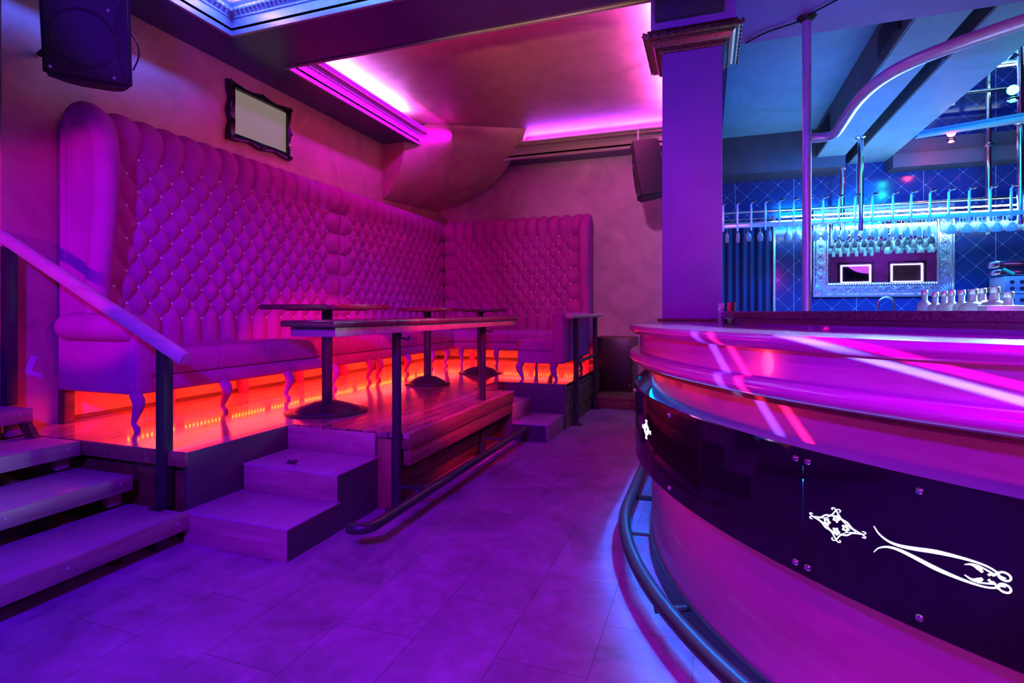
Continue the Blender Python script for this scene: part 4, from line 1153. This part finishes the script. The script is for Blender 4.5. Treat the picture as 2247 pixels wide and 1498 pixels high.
fmb.grid([ringrow(1.0, XW), ringrow(1.0, XW + .03), ringrow(.85, XW + .055), ringrow(.6, XW + .05), ringrow(.35, XW + .06), ringrow(.12, XW + .062), ringrow(0, XW + .045), ringrow(0, XW + .01)])
fmb.build('frame', M_gloss, tv, angle=60)
for y, z in co_ + [((TY0 + TY1) / 2, TZ0), ((TY0 + TY1) / 2, TZ1), (TY0, cz_), (TY1, cz_)]:
    dy = .045 * (1 if y > cx_ + .01 else -1 if y < cx_ - .01 else 0); dz = .045 * (1 if z > cz_ + .01 else -1 if z < cz_ - .01 else 0)
    co2 = MB()
    for k in range(9):
        a = k * 2.4; r = .006 * math.sqrt(k)
        co2.ball((XW + .056, y + dy + r * 1.6 * math.cos(a), z + dz + r * 1.3 * math.sin(a)), .010, 6, 5, (.8, 1.4, .8))
    co2.build('carved_ornament', M_gloss, tv)
box('screen', (XW + .02, TY0 + .001, TZ0 + .001), (XW + .03, TY1 - .001, TZ1 - .001), M_screen, tv, bev=0)

# framed mirrors with lit edges behind the viewpoint (seen in the bar mirror)
for k, (x, lab) in enumerate(((5.09, 'mirror with lit violet rim on the rear wall, nearer the stairs'), (6.66, 'mirror with lit violet rim on the rear wall, nearer the corner'))):
    t = thing('lit_mirror', lab, 'mirror', (x, -3.98, 2.3))
    vframe('frame', x - .56, x + .56, 2.26, 3.10, -3.99, [(0, 0), (0, -.04), (.06, -.05), (.08, -.02), (.08, 0)], M_gloss, t)
    vframe('light_rim', x - .47, x + .47, 2.36, 3.0, -3.96, [(0, 0), (0, -.02), (.03, -.02), (.03, 0)], M_frameled, t)
    box('glass', (x - .48, -3.985, 2.35), (x + .48, -3.975, 3.01), M_mirror, t, bev=0)

# ------------------------------------------------------------------ lights
def light(name, kind, loc, color, power, target=None, size=.3, size_y=None, spot=60, blend=.5, spread=None, rot=None):
    l = bpy.data.lights.new(name, kind); l.color = color; l.energy = power
    if kind == 'AREA':
        l.shape = 'RECTANGLE' if size_y else 'DISK'; l.size = size
        if size_y: l.size_y = size_y
        if spread: l.spread = math.radians(spread)
    elif kind == 'SPOT': l.spot_size = math.radians(spot); l.spot_blend = blend; l.shadow_soft_size = size
    else: l.shadow_soft_size = size
    o = bpy.data.objects.new(name, l); COL.objects.link(o); o.location = loc
    if target is not None: o.rotation_euler = (Vector(target) - Vector(loc)).to_track_quat('-Z', 'Y').to_euler()
    if rot is not None: o.rotation_euler = rot
    return o
def beam(a, b, color, power, width, dist, updir, spread=2.0):  # added narrow lamp that throws a caustic-like streak, no real fixture
    a, b = Vector(a), Vector(b); mid = (a + b) / 2; u = Vector(updir).normalized(); x = (b - a); L = x.length
    z = (u - x.normalized() * u.dot(x.normalized())).normalized(); x = x.normalized(); y = z.cross(x)
    o = light('caustic_streak_light', 'AREA', mid + z * dist, color, power, size=L, size_y=width, spread=spread)
    o.rotation_euler = Matrix((x, y, z)).transposed().to_euler()
    return o
def apron_pt(th, z, r=2.478):
    t = math.radians(th); return (BX + r * math.cos(t), BY + r * math.sin(t), z)
#LIGHTS
RED = (1, .022, .02); BLUE = (.11, .0, 1); VIO = (.32, .0, 1); MAG = (1, .0, .75); CY = (.0, .20, 1)
# orange red strips under the sofas
for y0, y1 in ((2.7, 5.38), (5.45, 8.1)):
    light('under_sofa_light', 'AREA', (-3.98, (y0 + y1) / 2, .735), RED, 62, size=.5, size_y=y1 - y0, rot=(0, 0, 0))
light('under_sofa_light', 'AREA', (-2.9, 8.12, .735), RED, 55, size=2.3, size_y=.4, rot=(0, 0, 0))
# magenta coffer
light('cove_or_fill_light', 'AREA', (-4.0, 5.6, 4.0), (.6, .2, 1), 115, size=.06, size_y=2.3, rot=(PI, 0, 0))
light('cove_or_fill_light', 'AREA', (-.36, 6.2, 3.99), (.8, .15, 1), 360, size=.06, size_y=3.4, rot=(PI, 0, 0))
light('cove_or_fill_light', 'AREA', (-1.6, 8.3, 4.02), (.45, .05, 1), 90, size=2.2, size_y=.06, rot=(PI, 0, 0))
light('cove_or_fill_light', 'AREA', (-2.1, 4.38, 4.0), (1, .0, .22), 260, size=3.2, size_y=.06, rot=(PI, 0, 0))
light('cove_or_fill_light', 'AREA', (-3.6, 6.2, 3.95), (.6, .0, 1), 30, (-3.92, 6.2, 3.85), size=3.0, size_y=.05)  # added lamp floating in the recess to brighten the cornice
light('stage_or_fill_light', 'SPOT', (-.9, -.5, 1.8), (1, .48, .14), 1400, (-1.5, 5.7, 4.15), .1, spot=24, blend=1)  # added warm fill without a fixture, brightens the coffer ceiling
# near coffer
light('cove_or_fill_light', 'AREA', (-4.0, 2.6, 4.12), (.40, .40, 1), 260, size=.06, size_y=2.4, rot=(PI, 0, 0))
light('cove_or_fill_light', 'AREA', (-2.4, 3.78, 4.12), (.40, .40, 1), 260, size=3.0, size_y=.06, rot=(PI, 0, 0))
light('cove_or_fill_light', 'AREA', (-3.5, 2.6, 3.98), (.03, .10, 1), 34, (-3.95, 2.6, 3.85), size=2.4, size_y=.06, spread=70)  # added lamp inside the recess, lights the left cornice face
light('cove_or_fill_light', 'AREA', (-2.4, 3.3, 3.98), (.03, .10, 1), 34, (-2.4, 3.72, 3.85), size=2.8, size_y=.06, spread=70)  # added lamp inside the recess, lights the far cornice face
# stage wash, with added fill spots among them
light('stage_or_fill_light', 'SPOT', (-.6, -1.8, 3.3), BLUE, 1800, (-3.0, 2.0, 0), .12, spot=64, blend=.5)
light('stage_or_fill_light', 'SPOT', (-.2, -.8, 3.4), (.78, 0, .8), 260, (-1.1, 4.3, 0), .12, spot=62, blend=.7)
light('stage_or_fill_light', 'SPOT', (.9, 1.4, 2.9), (1, .0, .45), 270, (-4.2, 5.0, 1.5), .1, spot=58, blend=.8)
light('stage_or_fill_light', 'SPOT', (-1.6, 5.0, 3.6), (1, .26, .18), 22, (-4.4, 4.9, 3.1), .1, spot=95, blend=.9)  # added warm fill for the upper left wall
light('stage_or_fill_light', 'SPOT', (-.95, 2.5, 3.6), (1, .28, .9), 330, (-1.3, 8.5, 2.1), .1, spot=40, blend=.7)
light('stage_or_fill_light', 'SPOT', (-1.5, .2, 3.4), (.05, 0, 1), 260, (.2, 4.3, 2.4), .1, spot=38, blend=.6)
light('stage_or_fill_light', 'SPOT', (-3.3, -1.6, 2.0), (1, 0, .62), 420, (-4.05, 2.57, 1.75), .05, spot=24, blend=.3)
light('stage_or_fill_light', 'SPOT', (1.3, -.2, 2.6), (.5, 0, 1), 800, (1.25, 1.4, .8), .15, spot=52, blend=.8)
light('stage_or_fill_light', 'SPOT', (-.8, .2, 2.0), (.25, 0, 1), 190, (.5, 2.0, .95), .1, spot=60, blend=.7)
light('stage_or_fill_light', 'SPOT', (.2, -.5, .75), (1, 0, .35), 75, (.8, 1.6, .8), .1, spot=80, blend=.8)  # added low fill for the neck and base of the bar
light('stage_or_fill_light', 'SPOT', (-2.6, 2.2, .9), (1, .02, .04), 130, (-.1, 2.5, .95), .1, spot=34, blend=.7)  # added red spot standing in for the sofa strips' glow on the bar
beam(apron_pt(220.5, 1.225), apron_pt(236, 1.085), (.1, .4, 1), .5, .016, 1.4, (-.55, -.75, .25), .5)  # added streak lamps in place of caustics from the curved tube
beam(apron_pt(222.5, 1.228), apron_pt(236, 1.12), (1, 0, .35), .35, .012, 1.4, (-.55, -.75, .25), .5)
beam(apron_pt(211, 1.26), apron_pt(219, .90), (.12, .15, 1), .3, .03, 1.3, (-.8, -.5, .2), 1)
beam(apron_pt(213.3, 1.26), apron_pt(221.5, .90), (1, .03, .12), .3, .022, 1.3, (-.8, -.5, .2), 1)
# bar
light('bar_or_fill_light', 'AREA', (2.6, 8.5, 2.72), (.10, .55, 1), 110, size=3.4, size_y=.3, rot=(0, 0, 0))  # added panel above the rack to whiten the glasses
light('bar_or_fill_light', 'AREA', (1.3, 7.2, 2.3), CY, 26, size=2.0, size_y=1.5, rot=(PI, 0, 0))
light('bar_or_fill_light', 'AREA', (2.4, 5.8, 3.3), (0, .14, 1), 120, (2.4, 9.4, 1.8), size=2.0, size_y=.6, spread=80)
light('bar_or_fill_light', 'AREA', (2.0, 3.9, 1.9), (.4, .9, 1), 150, (1.1, 2.9, 1.3), size=.5, size_y=.3, spread=60)  # added lamp aimed at the bottles to brighten them
light('bar_or_fill_light', 'POINT', (3.05, 7.25, 3.45), (.02, 1, .3), 8, size=.05)
light('bar_or_fill_light', 'POINT', (3.02, 8.72, 3.45), (1, .05, .08), 8, size=.05)
light('rear_light', 'AREA', (6, -2.5, 3.6), (.35, .05, 1), 25, (6, -4, 2.4), size=2)
light('stage_or_fill_light', 'SPOT', (-1.6, .2, 2.3), (.12, 0, 1), 300, (-3.5, 2.5, 3.2), .1, spot=17, blend=.6)  # added blue spot that brightens the near loudspeaker
light('stage_or_fill_light', 'SPOT', (.2, 2.6, 3.3), (1, .01, .06), 1100, (-3.0, 4.7, .5), .08, spot=36, blend=.4)
light('stage_or_fill_light', 'AREA', (1.7, .35, 2.3), (1, 0, .7), 22, (1.4, 1.6, 1.1), size=.5, size_y=.25)  # added lamp for magenta highlights on the countertop edge and moulding
light('bar_or_fill_light', 'AREA', (1.5, 5.6, 2.2), (.12, .25, 1), 14, (.75, 4.4, 2.2), size=.5, size_y=1.2, spread=90)  # added blue fill aimed at the steel pole and tube

w = bpy.data.worlds.new('World'); sc.world = w; w.use_nodes = True
w.node_tree.nodes['Background'].inputs['Color'].default_value = (.12, .04, .25, 1)
w.node_tree.nodes['Background'].inputs['Strength'].default_value = .05

# ------------------------------------------------------------------ camera
cam = bpy.data.cameras.new('Camera'); co = bpy.data.objects.new('Camera', cam); COL.objects.link(co)
cam.sensor_width = 36; cam.lens = F_ / 2247 * 36; cam.shift_y = -65 / 2247
cam.clip_start = .05; cam.clip_end = 100
co.location = (0, 0, 1.3); co.rotation_euler = (PI / 2, 0, TH)
sc.camera = co
sc.view_settings.view_transform = 'Standard'; sc.view_settings.look = 'None'
sc.view_settings.exposure = 0.0; sc.view_settings.gamma = 1.0
try: sc.view_settings.use_curve_mapping = False
except Exception: pass
sc.cycles.max_bounces = 8; sc.cycles.diffuse_bounces = 3; sc.cycles.glossy_bounces = 4; sc.cycles.transmission_bounces = 5
sc.cycles.caustics_reflective = False; sc.cycles.caustics_refractive = False
sc.cycles.sample_clamp_indirect = 6
sc.cycles.use_denoising = True
